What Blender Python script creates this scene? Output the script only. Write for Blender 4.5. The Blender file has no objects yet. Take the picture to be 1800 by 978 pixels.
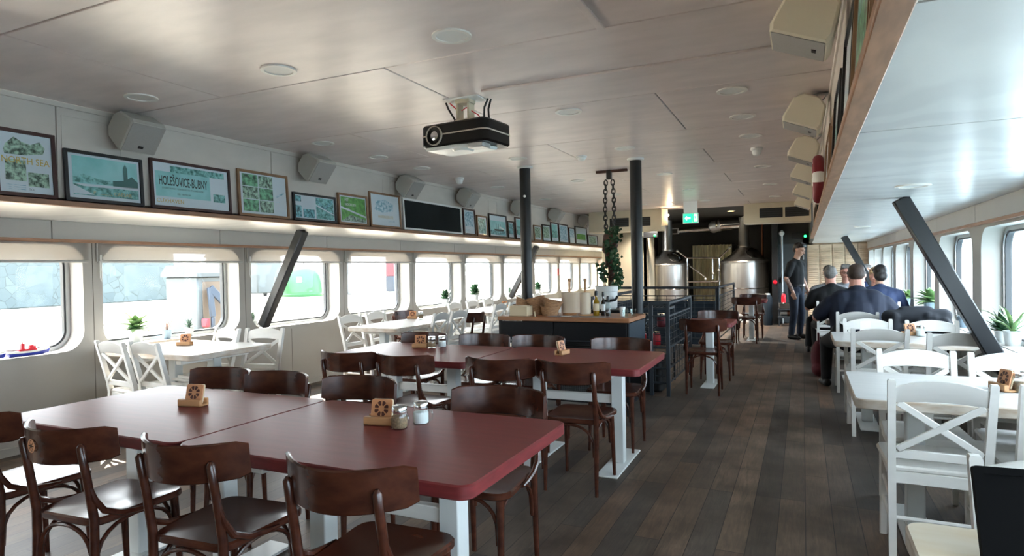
import bpy, math, random
from mathutils import Matrix, Vector
R = math.radians
PI = math.pi
random.seed(7)
scene = bpy.context.scene
COL = scene.collection

# ---------------------------------------------------------------- camera, world, sun, exposure
cam_d = bpy.data.cameras.new('camera')
cam = bpy.data.objects.new('camera', cam_d)
COL.objects.link(cam)
cam_d.sensor_fit = 'HORIZONTAL'
cam_d.sensor_width = 36.0
cam_d.lens = 36.0 * 1103.0 / 1800.0
cam_d.clip_start = 0.05
cam_d.clip_end = 500


def _cam():
    f = 1103.0
    y = Vector((1411 - 900, 464 - 489, f)).normalized()
    x = -Vector((-1480 - 900, 515 - 489, f))
    x = (x - y * x.dot(y)).normalized()
    z = x.cross(y)
    right = Vector((x[0], y[0], z[0])); down = Vector((x[1], y[1], z[1])); fwd = Vector((x[2], y[2], z[2]))
    return right, down, fwd


_r, _dn, _f = _cam()
cam.matrix_world = Matrix(((_r.x, -_dn.x, -_f.x, 0), (_r.y, -_dn.y, -_f.y, 0), (_r.z, -_dn.z, -_f.z, 1.40), (0, 0, 0, 1)))
scene.camera = cam

vs = scene.view_settings
scene.display_settings.display_device = 'sRGB'
vs.view_transform = 'Standard'
vs.look = 'None'
vs.gamma = 1.0
vs.use_curve_mapping = False
vs.exposure = 1.62

WORLD_STRENGTH = 6.0
world = bpy.data.worlds.new('daylight')
scene.world = world
world.use_nodes = True
nt = world.node_tree
nt.nodes.clear()
wo = nt.nodes.new('ShaderNodeOutputWorld')
bg = nt.nodes.new('ShaderNodeBackground')
tc = nt.nodes.new('ShaderNodeTexCoord')
sx = nt.nodes.new('ShaderNodeSeparateXYZ')
mr = nt.nodes.new('ShaderNodeMapRange')
mr.inputs['From Min'].default_value = -0.5
mr.inputs['From Max'].default_value = 0.5
rp = nt.nodes.new('ShaderNodeValToRGB')
rp.color_ramp.elements[0].color = (0.93, 0.96, 1.0, 1)
rp.color_ramp.elements[1].color = (0.66, 0.78, 0.90, 1)
nt.links.new(tc.outputs['Generated'], sx.inputs[0])
nt.links.new(sx.outputs['X'], mr.inputs['Value'])
nt.links.new(mr.outputs[0], rp.inputs[0])
nt.links.new(rp.outputs[0], bg.inputs[0])
bg.inputs[1].default_value = WORLD_STRENGTH
nt.links.new(bg.outputs[0], wo.inputs[0])

sun_d = bpy.data.lights.new('sun', 'SUN')
sun = bpy.data.objects.new('sun', sun_d)
COL.objects.link(sun)
sun_d.energy = 14.0
sun_d.angle = R(0.6)
sun_d.color = (1.0, 0.90, 0.76)
# light comes from the quay side and from ahead, high
sun.rotation_euler = Vector((-0.62, 0.42, 0.80)).to_track_quat('Z', 'Y').to_euler()


def portal(name, x, y0, y1, z0, z1, sign):
    d = bpy.data.lights.new(name, 'AREA')
    d.shape = 'RECTANGLE'
    d.size = y1 - y0
    d.size_y = z1 - z0
    d.cycles.is_portal = True
    o = bpy.data.objects.new(name, d)
    COL.objects.link(o)
    # area lights shine along local -Z; want local -Z = +X*sign
    o.rotation_euler = Vector((-sign, 0, 0)).to_track_quat('Z', 'Y').to_euler()
    o.matrix_world = Matrix.Translation((x, (y0 + y1) / 2, (z0 + z1) / 2)) @ Matrix(((0, 0, -sign, 0), (1, 0, 0, 0), (0, -sign, 0, 0), (0, 0, 0, 1)))
    return o


# ---------------------------------------------------------------- materials
def lin(c):
    return tuple(((v / 12.92) if v <= 0.04045 else ((v + 0.055) / 1.055) ** 2.4) for v in c)


def hexc(h):
    return lin(tuple(int(h[i:i + 2], 16) / 255 for i in (0, 2, 4)))


def mat(name, col, rough=0.5, metal=0.0, noise=0.0, nscale=8.0, stretch=(1, 1, 1), bump=0.0, spec=0.5, coat=0.0, col2=None,
        trans=0.0, emit=None, estr=0.0, sheen=0.0):
    M = bpy.data.materials.new(name)
    M.use_nodes = True
    t = M.node_tree
    b = t.nodes['Principled BSDF']
    c = hexc(col) if isinstance(col, str) else col
    b.inputs['Base Color'].default_value = (*c, 1)
    b.inputs['Roughness'].default_value = rough
    b.inputs['Metallic'].default_value = metal
    b.inputs['Specular IOR Level'].default_value = spec
    b.inputs['Coat Weight'].default_value = coat
    b.inputs['Coat Roughness'].default_value = 0.12
    b.inputs['Transmission Weight'].default_value = trans
    b.inputs['Sheen Weight'].default_value = sheen
    if emit is not None:
        e = hexc(emit) if isinstance(emit, str) else emit
        b.inputs['Emission Color'].default_value = (*e, 1)
        b.inputs['Emission Strength'].default_value = estr
    if noise > 0 or col2 is not None or bump > 0:
        co = t.nodes.new('ShaderNodeTexCoord')
        mp = t.nodes.new('ShaderNodeMapping')
        mp.inputs['Scale'].default_value = stretch
        nz = t.nodes.new('ShaderNodeTexNoise')
        nz.inputs['Scale'].default_value = nscale
        nz.inputs['Detail'].default_value = 5
        t.links.new(co.outputs['Object'], mp.inputs[0])
        t.links.new(mp.outputs[0], nz.inputs['Vector'])
        r = t.nodes.new('ShaderNodeValToRGB')
        r.color_ramp.elements[0].position = 0.32
        r.color_ramp.elements[1].position = 0.68
        if col2 is not None:
            c2 = hexc(col2) if isinstance(col2, str) else col2
        else:
            c2 = tuple(min(1, v * (1 + noise)) for v in c)
        c1 = c if col2 is not None else tuple(v * (1 - noise) for v in c)
        r.color_ramp.elements[0].color = (*c1, 1)
        r.color_ramp.elements[1].color = (*c2, 1)
        t.links.new(nz.outputs['Fac'], r.inputs[0])
        t.links.new(r.outputs[0], b.inputs['Base Color'])
        if bump > 0:
            bp = t.nodes.new('ShaderNodeBump')
            bp.inputs['Strength'].default_value = bump
            bp.inputs['Distance'].default_value = 0.01
            t.links.new(nz.outputs['Fac'], bp.inputs['Height'])
            t.links.new(bp.outputs[0], b.inputs['Normal'])
    return M


def glassmat(name, tint=(1, 1, 1), rough=0.0, g0=0.004, gmax=0.5):
    M = bpy.data.materials.new(name)
    M.use_nodes = True
    t = M.node_tree
    t.nodes.clear()
    out = t.nodes.new('ShaderNodeOutputMaterial')
    mx = t.nodes.new('ShaderNodeMixShader')
    lw = t.nodes.new('ShaderNodeLayerWeight')
    pw = t.nodes.new('ShaderNodeMath'); pw.operation = 'POWER'; pw.inputs[1].default_value = 4.5
    fr = t.nodes.new('ShaderNodeMath'); fr.operation = 'MULTIPLY_ADD'
    fr.inputs[1].default_value = gmax; fr.inputs[2].default_value = g0
    t.links.new(lw.outputs['Facing'], pw.inputs[0]); t.links.new(pw.outputs[0], fr.inputs[0])
    tr = t.nodes.new('ShaderNodeBsdfTransparent')
    tr.inputs[0].default_value = (*tint, 1)
    gl = t.nodes.new('ShaderNodeBsdfGlossy')
    gl.inputs['Roughness'].default_value = rough
    t.links.new(fr.outputs[0], mx.inputs[0])
    t.links.new(tr.outputs[0], mx.inputs[1])
    t.links.new(gl.outputs[0], mx.inputs[2])
    t.links.new(mx.outputs[0], out.inputs[0])
    return M


def blindmat(name, col, f=0.5):
    M = bpy.data.materials.new(name)
    M.use_nodes = True
    t = M.node_tree
    t.nodes.clear()
    out = t.nodes.new('ShaderNodeOutputMaterial')
    mx = t.nodes.new('ShaderNodeMixShader')
    mx.inputs[0].default_value = f
    d = t.nodes.new('ShaderNodeBsdfDiffuse'); d.inputs[0].default_value = (*hexc(col), 1)
    tl = t.nodes.new('ShaderNodeBsdfTranslucent'); tl.inputs[0].default_value = (*hexc(col), 1)
    t.links.new(d.outputs[0], mx.inputs[1]); t.links.new(tl.outputs[0], mx.inputs[2])
    tp = t.nodes.new('ShaderNodeBsdfTransparent'); m2 = t.nodes.new('ShaderNodeMixShader'); m2.inputs[0].default_value = 0.26
    t.links.new(mx.outputs[0], m2.inputs[1]); t.links.new(tp.outputs[0], m2.inputs[2])
    t.links.new(m2.outputs[0], out.inputs[0])
    return M


def floormat():
    M = bpy.data.materials.new('oak planks, grey oiled')
    M.use_nodes = True
    t = M.node_tree
    b = t.nodes['Principled BSDF']
    co = t.nodes.new('ShaderNodeTexCoord')
    mp = t.nodes.new('ShaderNodeMapping')
    mp.inputs['Rotation'].default_value = (0, 0, R(90))
    br = t.nodes.new('ShaderNodeTexBrick')
    br.offset = 0.37
    br.offset_frequency = 3
    br.inputs['Scale'].default_value = 1.0
    br.inputs['Brick Width'].default_value = 1.35
    br.inputs['Row Height'].default_value = 0.135
    br.inputs['Mortar Size'].default_value = 0.0022
    br.inputs['Mortar Smooth'].default_value = 0.1
    br.inputs['Bias'].default_value = 0.0
    br.inputs['Color1'].default_value = (0, 0, 0, 1)
    br.inputs['Color2'].default_value = (1, 1, 1, 1)
    br.inputs['Mortar'].default_value = (0.5, 0.5, 0.5, 1)
    t.links.new(co.outputs['Object'], mp.inputs[0])
    t.links.new(mp.outputs[0], br.inputs['Vector'])
    rp = t.nodes.new('ShaderNodeValToRGB')
    e = rp.color_ramp.elements
    e[0].color = (*hexc('514842'), 1)
    e[1].color = (*hexc('6a5a4e'), 1)
    for p, c in ((0.25, '5d544d'), (0.45, '77604f'), (0.62, '4c4642'), (0.8, '7a6757')):
        n = e.new(p); n.color = (*hexc(c), 1)
    t.links.new(br.outputs['Color'], rp.inputs[0])
    # grain
    m2 = t.nodes.new('ShaderNodeMapping')
    m2.inputs['Scale'].default_value = (26, 2.2, 1)
    t.links.new(co.outputs['Object'], m2.inputs[0])
    nz = t.nodes.new('ShaderNodeTexNoise')
    nz.inputs['Scale'].default_value = 2.0
    nz.inputs['Detail'].default_value = 7
    nz.inputs['Roughness'].default_value = 0.65
    nz.inputs['Distortion'].default_value = 1.2
    t.links.new(m2.outputs[0], nz.inputs['Vector'])
    n2 = t.nodes.new('ShaderNodeTexNoise')
    n2.inputs['Scale'].default_value = 3.1
    n2.inputs['Detail'].default_value = 4
    t.links.new(co.outputs['Object'], n2.inputs['Vector'])
    mm = t.nodes.new('ShaderNodeMath'); mm.operation = 'MULTIPLY'
    t.links.new(nz.outputs['Fac'], mm.inputs[0]); t.links.new(n2.outputs['Fac'], mm.inputs[1])
    mr = t.nodes.new('ShaderNodeMapRange')
    mr.inputs['From Min'].default_value = 0.12; mr.inputs['From Max'].default_value = 0.42
    mr.inputs['To Min'].default_value = 0.36; mr.inputs['To Max'].default_value = 1.14
    t.links.new(mm.outputs[0], mr.inputs['Value'])
    mx = t.nodes.new('ShaderNodeMix'); mx.data_type = 'RGBA'; mx.blend_type = 'MULTIPLY'
    mx.inputs['Factor'].default_value = 1
    t.links.new(rp.outputs[0], mx.inputs['A'])
    t.links.new(mr.outputs[0], mx.inputs['B'])
    mo = t.nodes.new('ShaderNodeMix'); mo.data_type = 'RGBA'
    t.links.new(br.outputs['Fac'], mo.inputs['Factor'])
    t.links.new(mx.outputs['Result'], mo.inputs['A'])
    mo.inputs['B'].default_value = (0.02, 0.018, 0.016, 1)
    t.links.new(mo.outputs['Result'], b.inputs['Base Color'])
    rr = t.nodes.new('ShaderNodeMapRange')
    rr.inputs['To Min'].default_value = 0.38; rr.inputs['To Max'].default_value = 0.62; b.inputs['Specular IOR Level'].default_value = 0.32
    t.links.new(nz.outputs['Fac'], rr.inputs['Value'])
    t.links.new(rr.outputs[0], b.inputs['Roughness'])
    bp = t.nodes.new('ShaderNodeBump')
    bp.inputs['Strength'].default_value = 0.25
    bp.inputs['Distance'].default_value = 0.004
    t.links.new(nz.outputs['Fac'], bp.inputs['Height'])
    t.links.new(bp.outputs[0], b.inputs['Normal'])
    return M


def duotone(name, dark, light, scale=9.0, mid=0.5, sharp=0.12):
    M = bpy.data.materials.new(name)
    M.use_nodes = True
    t = M.node_tree
    b = t.nodes['Principled BSDF']
    co = t.nodes.new('ShaderNodeTexCoord')
    nz = t.nodes.new('ShaderNodeTexNoise')
    nz.inputs['Scale'].default_value = scale
    nz.inputs['Detail'].default_value = 6
    nz.inputs['Roughness'].default_value = 0.6
    t.links.new(co.outputs['Object'], nz.inputs['Vector'])
    r = t.nodes.new('ShaderNodeValToRGB')
    r.color_ramp.elements[0].position = mid - sharp
    r.color_ramp.elements[1].position = mid + sharp
    r.color_ramp.elements[0].color = (*hexc(dark), 1)
    r.color_ramp.elements[1].color = (*hexc(light), 1)
    t.links.new(nz.outputs['Fac'], r.inputs[0])
    t.links.new(r.outputs[0], b.inputs['Base Color'])
    b.inputs['Roughness'].default_value = 0.45
    return M


def stonemat():
    M = bpy.data.materials.new('quay wall masonry')
    M.use_nodes = True
    t = M.node_tree
    b = t.nodes['Principled BSDF']
    co = t.nodes.new('ShaderNodeTexCoord')
    v = t.nodes.new('ShaderNodeTexVoronoi'); v.feature = 'DISTANCE_TO_EDGE'; v.inputs['Scale'].default_value = 2.8
    v2 = t.nodes.new('ShaderNodeTexVoronoi'); v2.inputs['Scale'].default_value = 2.8
    t.links.new(co.outputs['Object'], v.inputs['Vector']); t.links.new(co.outputs['Object'], v2.inputs['Vector'])
    r = t.nodes.new('ShaderNodeValToRGB')
    r.color_ramp.elements[0].position = 0.0; r.color_ramp.elements[1].position = 0.035
    r.color_ramp.elements[0].color = (*hexc('c0c0bc'), 1); r.color_ramp.elements[1].color = (1, 1, 1, 1)
    t.links.new(v.outputs['Distance'], r.inputs[0])
    r2 = t.nodes.new('ShaderNodeValToRGB')
    r2.color_ramp.elements[0].color = (*hexc('3c4547'), 1); r2.color_ramp.elements[1].color = (*hexc('4a5252'), 1)
    t.links.new(v2.outputs['Color'], r2.inputs[0])
    mx = t.nodes.new('ShaderNodeMix'); mx.data_type = 'RGBA'; mx.blend_type = 'MULTIPLY'; mx.inputs['Factor'].default_value = 1
    t.links.new(r.outputs[0], mx.inputs['A']); t.links.new(r2.outputs[0], mx.inputs['B'])
    t.links.new(mx.outputs['Result'], b.inputs['Base Color'])
    b.inputs['Roughness'].default_value = 0.9
    return M


M = {}
M['ceil'] = mat('ceiling plywood, painted', 'd9ccc8', 0.33, noise=0.08, nscale=2.6, stretch=(1, 3.0, 1), bump=0.10)
M['gap'] = mat('seam shadow gap', '3d2f27', 0.8)
M['soffit'] = mat('soffit plywood, white paint', 'c9c8c6', 0.30, noise=0.07, nscale=3.0, stretch=(2.4, 1, 1), bump=0.06)
def grainy(mm, a, c, sc=0.55, dist=9.0):
    t = mm.node_tree; b = t.nodes['Principled BSDF']
    co = t.nodes.new('ShaderNodeTexCoord'); mp = t.nodes.new('ShaderNodeMapping'); mp.inputs['Scale'].default_value = (1.0, 0.45, 1)
    wv = t.nodes.new('ShaderNodeTexWave'); wv.wave_type = 'RINGS'; wv.inputs['Scale'].default_value = sc * 6; wv.inputs['Distortion'].default_value = dist
    wv.inputs['Detail'].default_value = 2.5; wv.inputs['Detail Scale'].default_value = 0.7
    r = t.nodes.new('ShaderNodeValToRGB'); r.color_ramp.elements[0].position = .25; r.color_ramp.elements[1].position = .75
    r.color_ramp.elements[0].color = (*hexc(a), 1); r.color_ramp.elements[1].color = (*hexc(c), 1)
    t.links.new(co.outputs['Object'], mp.inputs[0]); t.links.new(mp.outputs[0], wv.inputs['Vector']); t.links.new(wv.outputs['Fac'], r.inputs[0]); t.links.new(r.outputs[0], b.inputs['Base Color'])


grainy(M['soffit'], 'c6c6c5', 'd0d0ce')
M['fascia'] = mat('fascia plywood, white paint', 'c9c1b9', 0.42, noise=0.07, nscale=2.5, stretch=(1, 1, 2), bump=0.08)
M['wall'] = mat('painted grey wall', 'a09c95', 0.5, noise=0.04, nscale=2)
M['wallband'] = mat('painted wall band', 'b4b2ae', 0.5, noise=0.04, nscale=2)
M['trimwood'] = mat('oiled wood trim', '9a7257', 0.45, noise=0.2, nscale=6, stretch=(6, 1, 6))
M['trimpale'] = mat('pale wood trim', 'b49a7d', 0.5, noise=0.15, nscale=6, stretch=(6, 1, 6))
M['floor'] = floormat()
M['darkwood'] = mat('dark stained beech', (0.040, 0.0115, 0.0065), 0.24, nscale=4, stretch=(2, 6, 6), col2=(0.080, 0.023, 0.012), coat=0.12, spec=0.36)
M['redtop'] = mat('oxblood painted wood', '75312f', 0.40, noise=0.10, nscale=4, stretch=(1, 7, 1), bump=0.04, coat=0.0, spec=0.25)
M['rededge'] = mat('oxblood worn edge', '722b2c', 0.35, noise=0.2, nscale=9, stretch=(1, 1, 6), bump=0.1)
M['white'] = mat('white painted wood', 'e4e1db', 0.38, noise=0.04, nscale=5, stretch=(1, 1, 4))
M['whiteseat'] = mat('white painted seat', 'e0ddd6', 0.36, noise=0.05, nscale=5, stretch=(5, 1, 1))
M['whitetop'] = mat('white painted table top', 'c8c6c3', 0.33, noise=0.05, nscale=4, stretch=(1, 6, 1), coat=0.1)
M['creamtop'] = mat('worn cream table top', 'd8cbb6', 0.35, col2='cdb99a', nscale=3, stretch=(1, 5, 1))
M['wornedge'] = mat('worn wooden edge', 'c0ab96', 0.5, col2='d9d2c8', nscale=11, stretch=(1, 1, 3))
M['whitemetal'] = mat('white enamelled steel', 'd9dcda', 0.32, noise=0.04, nscale=3)
M['black'] = mat('black paint', '161719', 0.38, spec=0.35)
M['projblack'] = mat('glossy black case', '060607', 0.35, spec=0.3)
M['projline'] = mat('pale metal line', 'b8ad9f', 0.4)
M['blacksoft'] = mat('black plastic', '121315', 0.45)
M['brace'] = mat('dark grey painted steel', '2c2e31', 0.35, noise=0.06, nscale=4)
M['bracegrey'] = mat('weathered grey wood facing', '8c8a86', 0.5, noise=0.1, nscale=5)
M['glass'] = glassmat('clear window glass', (0.98, 1.0, 1.0))
M['picglass'] = glassmat('picture glass', (1, 1, 1), 0.05, 0.02, 0.18)
M['jarglass'] = glassmat('jar glass', (0.93, 0.97, 0.96), 0.02, 0.05, 0.7)
M['alu'] = mat('aluminium frame', 'b7b9ba', 0.35, metal=0.7)
M['rubber'] = mat('dark gasket', '3c3e40', 0.5)
M['blind'] = blindmat('roller blind cloth', 'b9b4af', 0.45)
M['blindbar'] = mat('blind bar', 'a7a5a1', 0.5)
M['steel'] = mat('brushed stainless steel', 'd8d5d0', 0.38, metal=1.0, noise=0.10, nscale=3, stretch=(9, 9, 0.3))
M['chrome'] = mat('polished steel', 'd9dadb', 0.12, metal=1.0)
M['speaker'] = mat('speaker case', 'b9b6ae', 0.5)
M['speakercream'] = mat('speaker case, cream', 'e0d8c4', 0.5)
M['grille'] = mat('speaker grille', '9c9995', 0.6, noise=0.05, nscale=200)
M['downlight'] = mat('downlight diffuser', 'dadad6', 0.4)
M['paper'] = mat('paper', 'e6e6e4', 0.6)
M['mount'] = mat('picture mount', 'cfdce4', 0.5)
M['framedark'] = mat('mahogany frame', '3d1f1c', 0.35, noise=0.2, nscale=9)
M['frameblack'] = mat('black frame', '17181c', 0.35)
M['frameoak'] = mat('oak frame', '8d6a4c', 0.45, noise=0.2, nscale=9)
M['board'] = mat('chalkboard', '1a2022', 0.75, noise=0.12, nscale=3, spec=0.2)
M['blackboard'] = mat('matt black panel', '060607', 0.7, spec=0.08)
M['teal'] = duotone('teal photograph', '156d66', '8fd2d2', 34)
M['tealsky'] = duotone('teal sky photograph', '7cc4c4', '9ad6d8', 4)
M['tealdark'] = mat('teal ink', '16605d', 0.5)
M['green'] = duotone('green photograph', '0d3524', 'b4d8c2', 38)
M['greenlight'] = duotone('bright green photograph', '357f28', '62b24c', 20)
M['blue'] = duotone('pale blue print', '5a9ab2', 'cfe3ec', 34)
M['bluesea'] = duotone('blue sea photograph', '0f4f5c', '86cdd8', 40)
M['ink'] = mat('dark ink', '17302f', 0.6)
M['gold'] = mat('gold lettering', 'c2a43a', 0.5)
M['goldpale'] = mat('pale gold lettering', 'c3b27c', 0.5)
M['whiteink'] = mat('white ink', 'eef3f3', 0.6)
M['cream'] = mat('cream painted panel', 'c9bda4', 0.5, noise=0.04, nscale=3)
M['darkwall'] = mat('dark back wall', '34332f', 0.6, noise=0.1, nscale=2)
M['door'] = mat('grey steel door', '4a4e50', 0.5)
M['pine'] = mat('pale pine louvres', 'cdb69b', 0.5, noise=0.15, nscale=3, stretch=(1, 1, 8))
M['grill_dark'] = mat('vent dark', '141414', 0.5)
M['counterwood'] = mat('oak worktop', '9b6b49', 0.4, noise=0.2, nscale=4, stretch=(1, 7, 7))
M['counterbody'] = mat('black steel cabinet', '141518', 0.55, noise=0.15, nscale=3, spec=0.25)
M['counterblue'] = mat('dark blue-grey side', '232e37', 0.6, spec=0.25)
M['mesh'] = mat('galvanised mesh', '5f6260', 0.5, metal=0.4)
M['basket'] = mat('woven basket', 'a27a57', 0.7, noise=0.35, nscale=40, stretch=(1, 1, 4), bump=0.4)
M['cardboard'] = mat('cream card', 'd8c6a6', 0.7)
M['linen'] = mat('linen paper', 'dbcab3', 0.75)
M['rail'] = mat('graphite railing', '33383d', 0.5, spec=0.35)
M['oil'] = mat('golden oil', '8a6a12', 0.15, coat=0.6)
M['vinegar'] = mat('dark vinegar', '1a0d0b', 0.12, coat=0.6)
M['rust'] = mat('rusted iron', '4a3026', 0.8, noise=0.35, nscale=14, bump=0.5)
M['chain'] = mat('dark iron chain', '33302e', 0.5, metal=0.5)
M['leaf'] = mat('ivy leaf', '1f4a2a', 0.5, noise=0.45, nscale=6)
M['leafy'] = mat('succulent leaf', '3f6b3c', 0.5, noise=0.3, nscale=9, col2='8aa56a')
M['leafgrey'] = mat('grey-green leaf', '5d7366', 0.5, noise=0.3, nscale=12)
M['leafred'] = mat('reddish spiky leaf', '9a7f72', 0.5, noise=0.25, nscale=12)
M['soil'] = mat('soil', '3a2c22', 0.9)
M['pot'] = mat('zinc pot', 'c4c9c9', 0.45)
M['potblue'] = mat('blue-grey pot', '8ea3b4', 0.5)
M['coaster'] = mat('beech coaster', 'c58a60', 0.5, noise=0.1, nscale=6)
M['block'] = mat('oak block', 'b98a5f', 0.5, noise=0.15, nscale=8, stretch=(1, 6, 6))
M['burn'] = mat('burnt wheel emblem', '4a1f14', 0.6)
M['salt'] = mat('salt', 'e9ebec', 0.8)
M['pepper'] = mat('ground spice', '8d7259', 0.9, noise=0.3, nscale=120)
M['red'] = mat('bright red', 'd5102a', 0.45)
M['redglass'] = mat('red plastic', 'b81626', 0.3)
M['bluehull'] = mat('blue hull', '27369c', 0.4)
M['lifebuoy'] = mat('dull red', '7d1f2a', 0.6)
M['foil'] = mat('silver-gold foil strip curtain', 'efe6c8', 0.40, metal=0.35, noise=0.25, nscale=4, stretch=(6, 6, 0.6))
M['exit'] = mat('exit sign face', '10a26c', 0.4, emit='1fc98a', estr=0.8)
M['exitwhite'] = mat('exit sign white', 'dff5ea', 0.4, emit='e6fff3', estr=0.8)
M['led'] = mat('green led', '16c24a', 0.4, emit='18ff50', estr=6.0)
M['warmlamp'] = mat('warm lamp lens', 'ffe2ad', 0.4, emit='ffd08a', estr=14.0)
M['skin'] = mat('skin', 'c79a83', 0.5, noise=0.05, nscale=12)
M['skinpink'] = mat('skin, flushed', 'cd9482', 0.5, noise=0.06, nscale=12)
M['hairdark'] = mat('dark brown hair', '1d1512', 0.55, noise=0.3, nscale=40)
M['hairbrown'] = mat('brown hair', '3a2a22', 0.6, noise=0.3, nscale=40)
M['hairgrey'] = mat('grey hair', '6f6a66', 0.6, noise=0.3, nscale=40)
M['hairblond'] = mat('fair hair', '9b7d58', 0.6, noise=0.3, nscale=40)
M['tblack'] = mat('black cotton', '101114', 0.85, noise=0.2, nscale=8)
M['tnavy'] = mat('navy cotton', '131b2e', 0.8, noise=0.2, nscale=6)
M['jblue'] = mat('blue jacket cloth', '223050', 0.75, noise=0.2, nscale=6)
M['tgrey'] = mat('grey cotton', '8b8d92', 0.85, noise=0.1, nscale=8)
M['jeans'] = mat('dark denim', '1e2a3c', 0.8, noise=0.3, nscale=10)
M['trblack'] = mat('black trousers', '0e0f12', 0.8)
M['shoe'] = mat('black shoe leather', '0f0e0e', 0.45)
M['maskblue'] = mat('blue face mask', '2f7fc4', 0.7)
M['lip'] = mat('lip', '9a5a50', 0.5)
M['eye'] = mat('eye', '1a1513', 0.3)
M['belt'] = mat('black belt', '0b0b0b', 0.4)
M['tattoo'] = mat('tattooed skin', 'b08976', 0.5, col2='4b4544', nscale=26)
M['jacket'] = mat('black jacket cloth', '15181f', 0.85, noise=0.3, nscale=7)
M['maroon'] = mat('maroon cloth', '5a1620', 0.8)
M['concrete'] = mat('quay paving', 'c4b8a6', 0.9, noise=0.12, nscale=0.8)
M['stone'] = stonemat()
M['bell'] = mat('green plastic container', (0.006, 0.072, 0.016), 0.5)
M['kiosk'] = mat('pale kiosk panel', '42484b', 0.6)
M['kiosktan'] = mat('tan kiosk panel', '4d4136', 0.7)
M['greycont'] = mat('grey container', '3d4244', 0.6)
M['signgreen'] = mat('green sign', (0.006, 0.055, 0.014), 0.5)
M['navysign'] = mat('navy sign', (0.010, 0.018, 0.032), 0.5)
M['water'] = mat('harbour water', '8fa3ab', 0.12, bump=0.3, nscale=3)
M['awning'] = mat('orange awning cloth', 'b5673f', 0.8, noise=0.2, nscale=5)
M['hutblue'] = mat('pale blue panel', '9fc3d3', 0.6)
M['concretedk'] = mat('bollard iron', '9aa3a0', 0.7)
M['rose'] = mat('red painted signpost', (0.06, 0.009, 0.016), 0.5)
M['copper'] = mat('copper pipe', '8a5a44', 0.35, metal=0.8)
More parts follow.
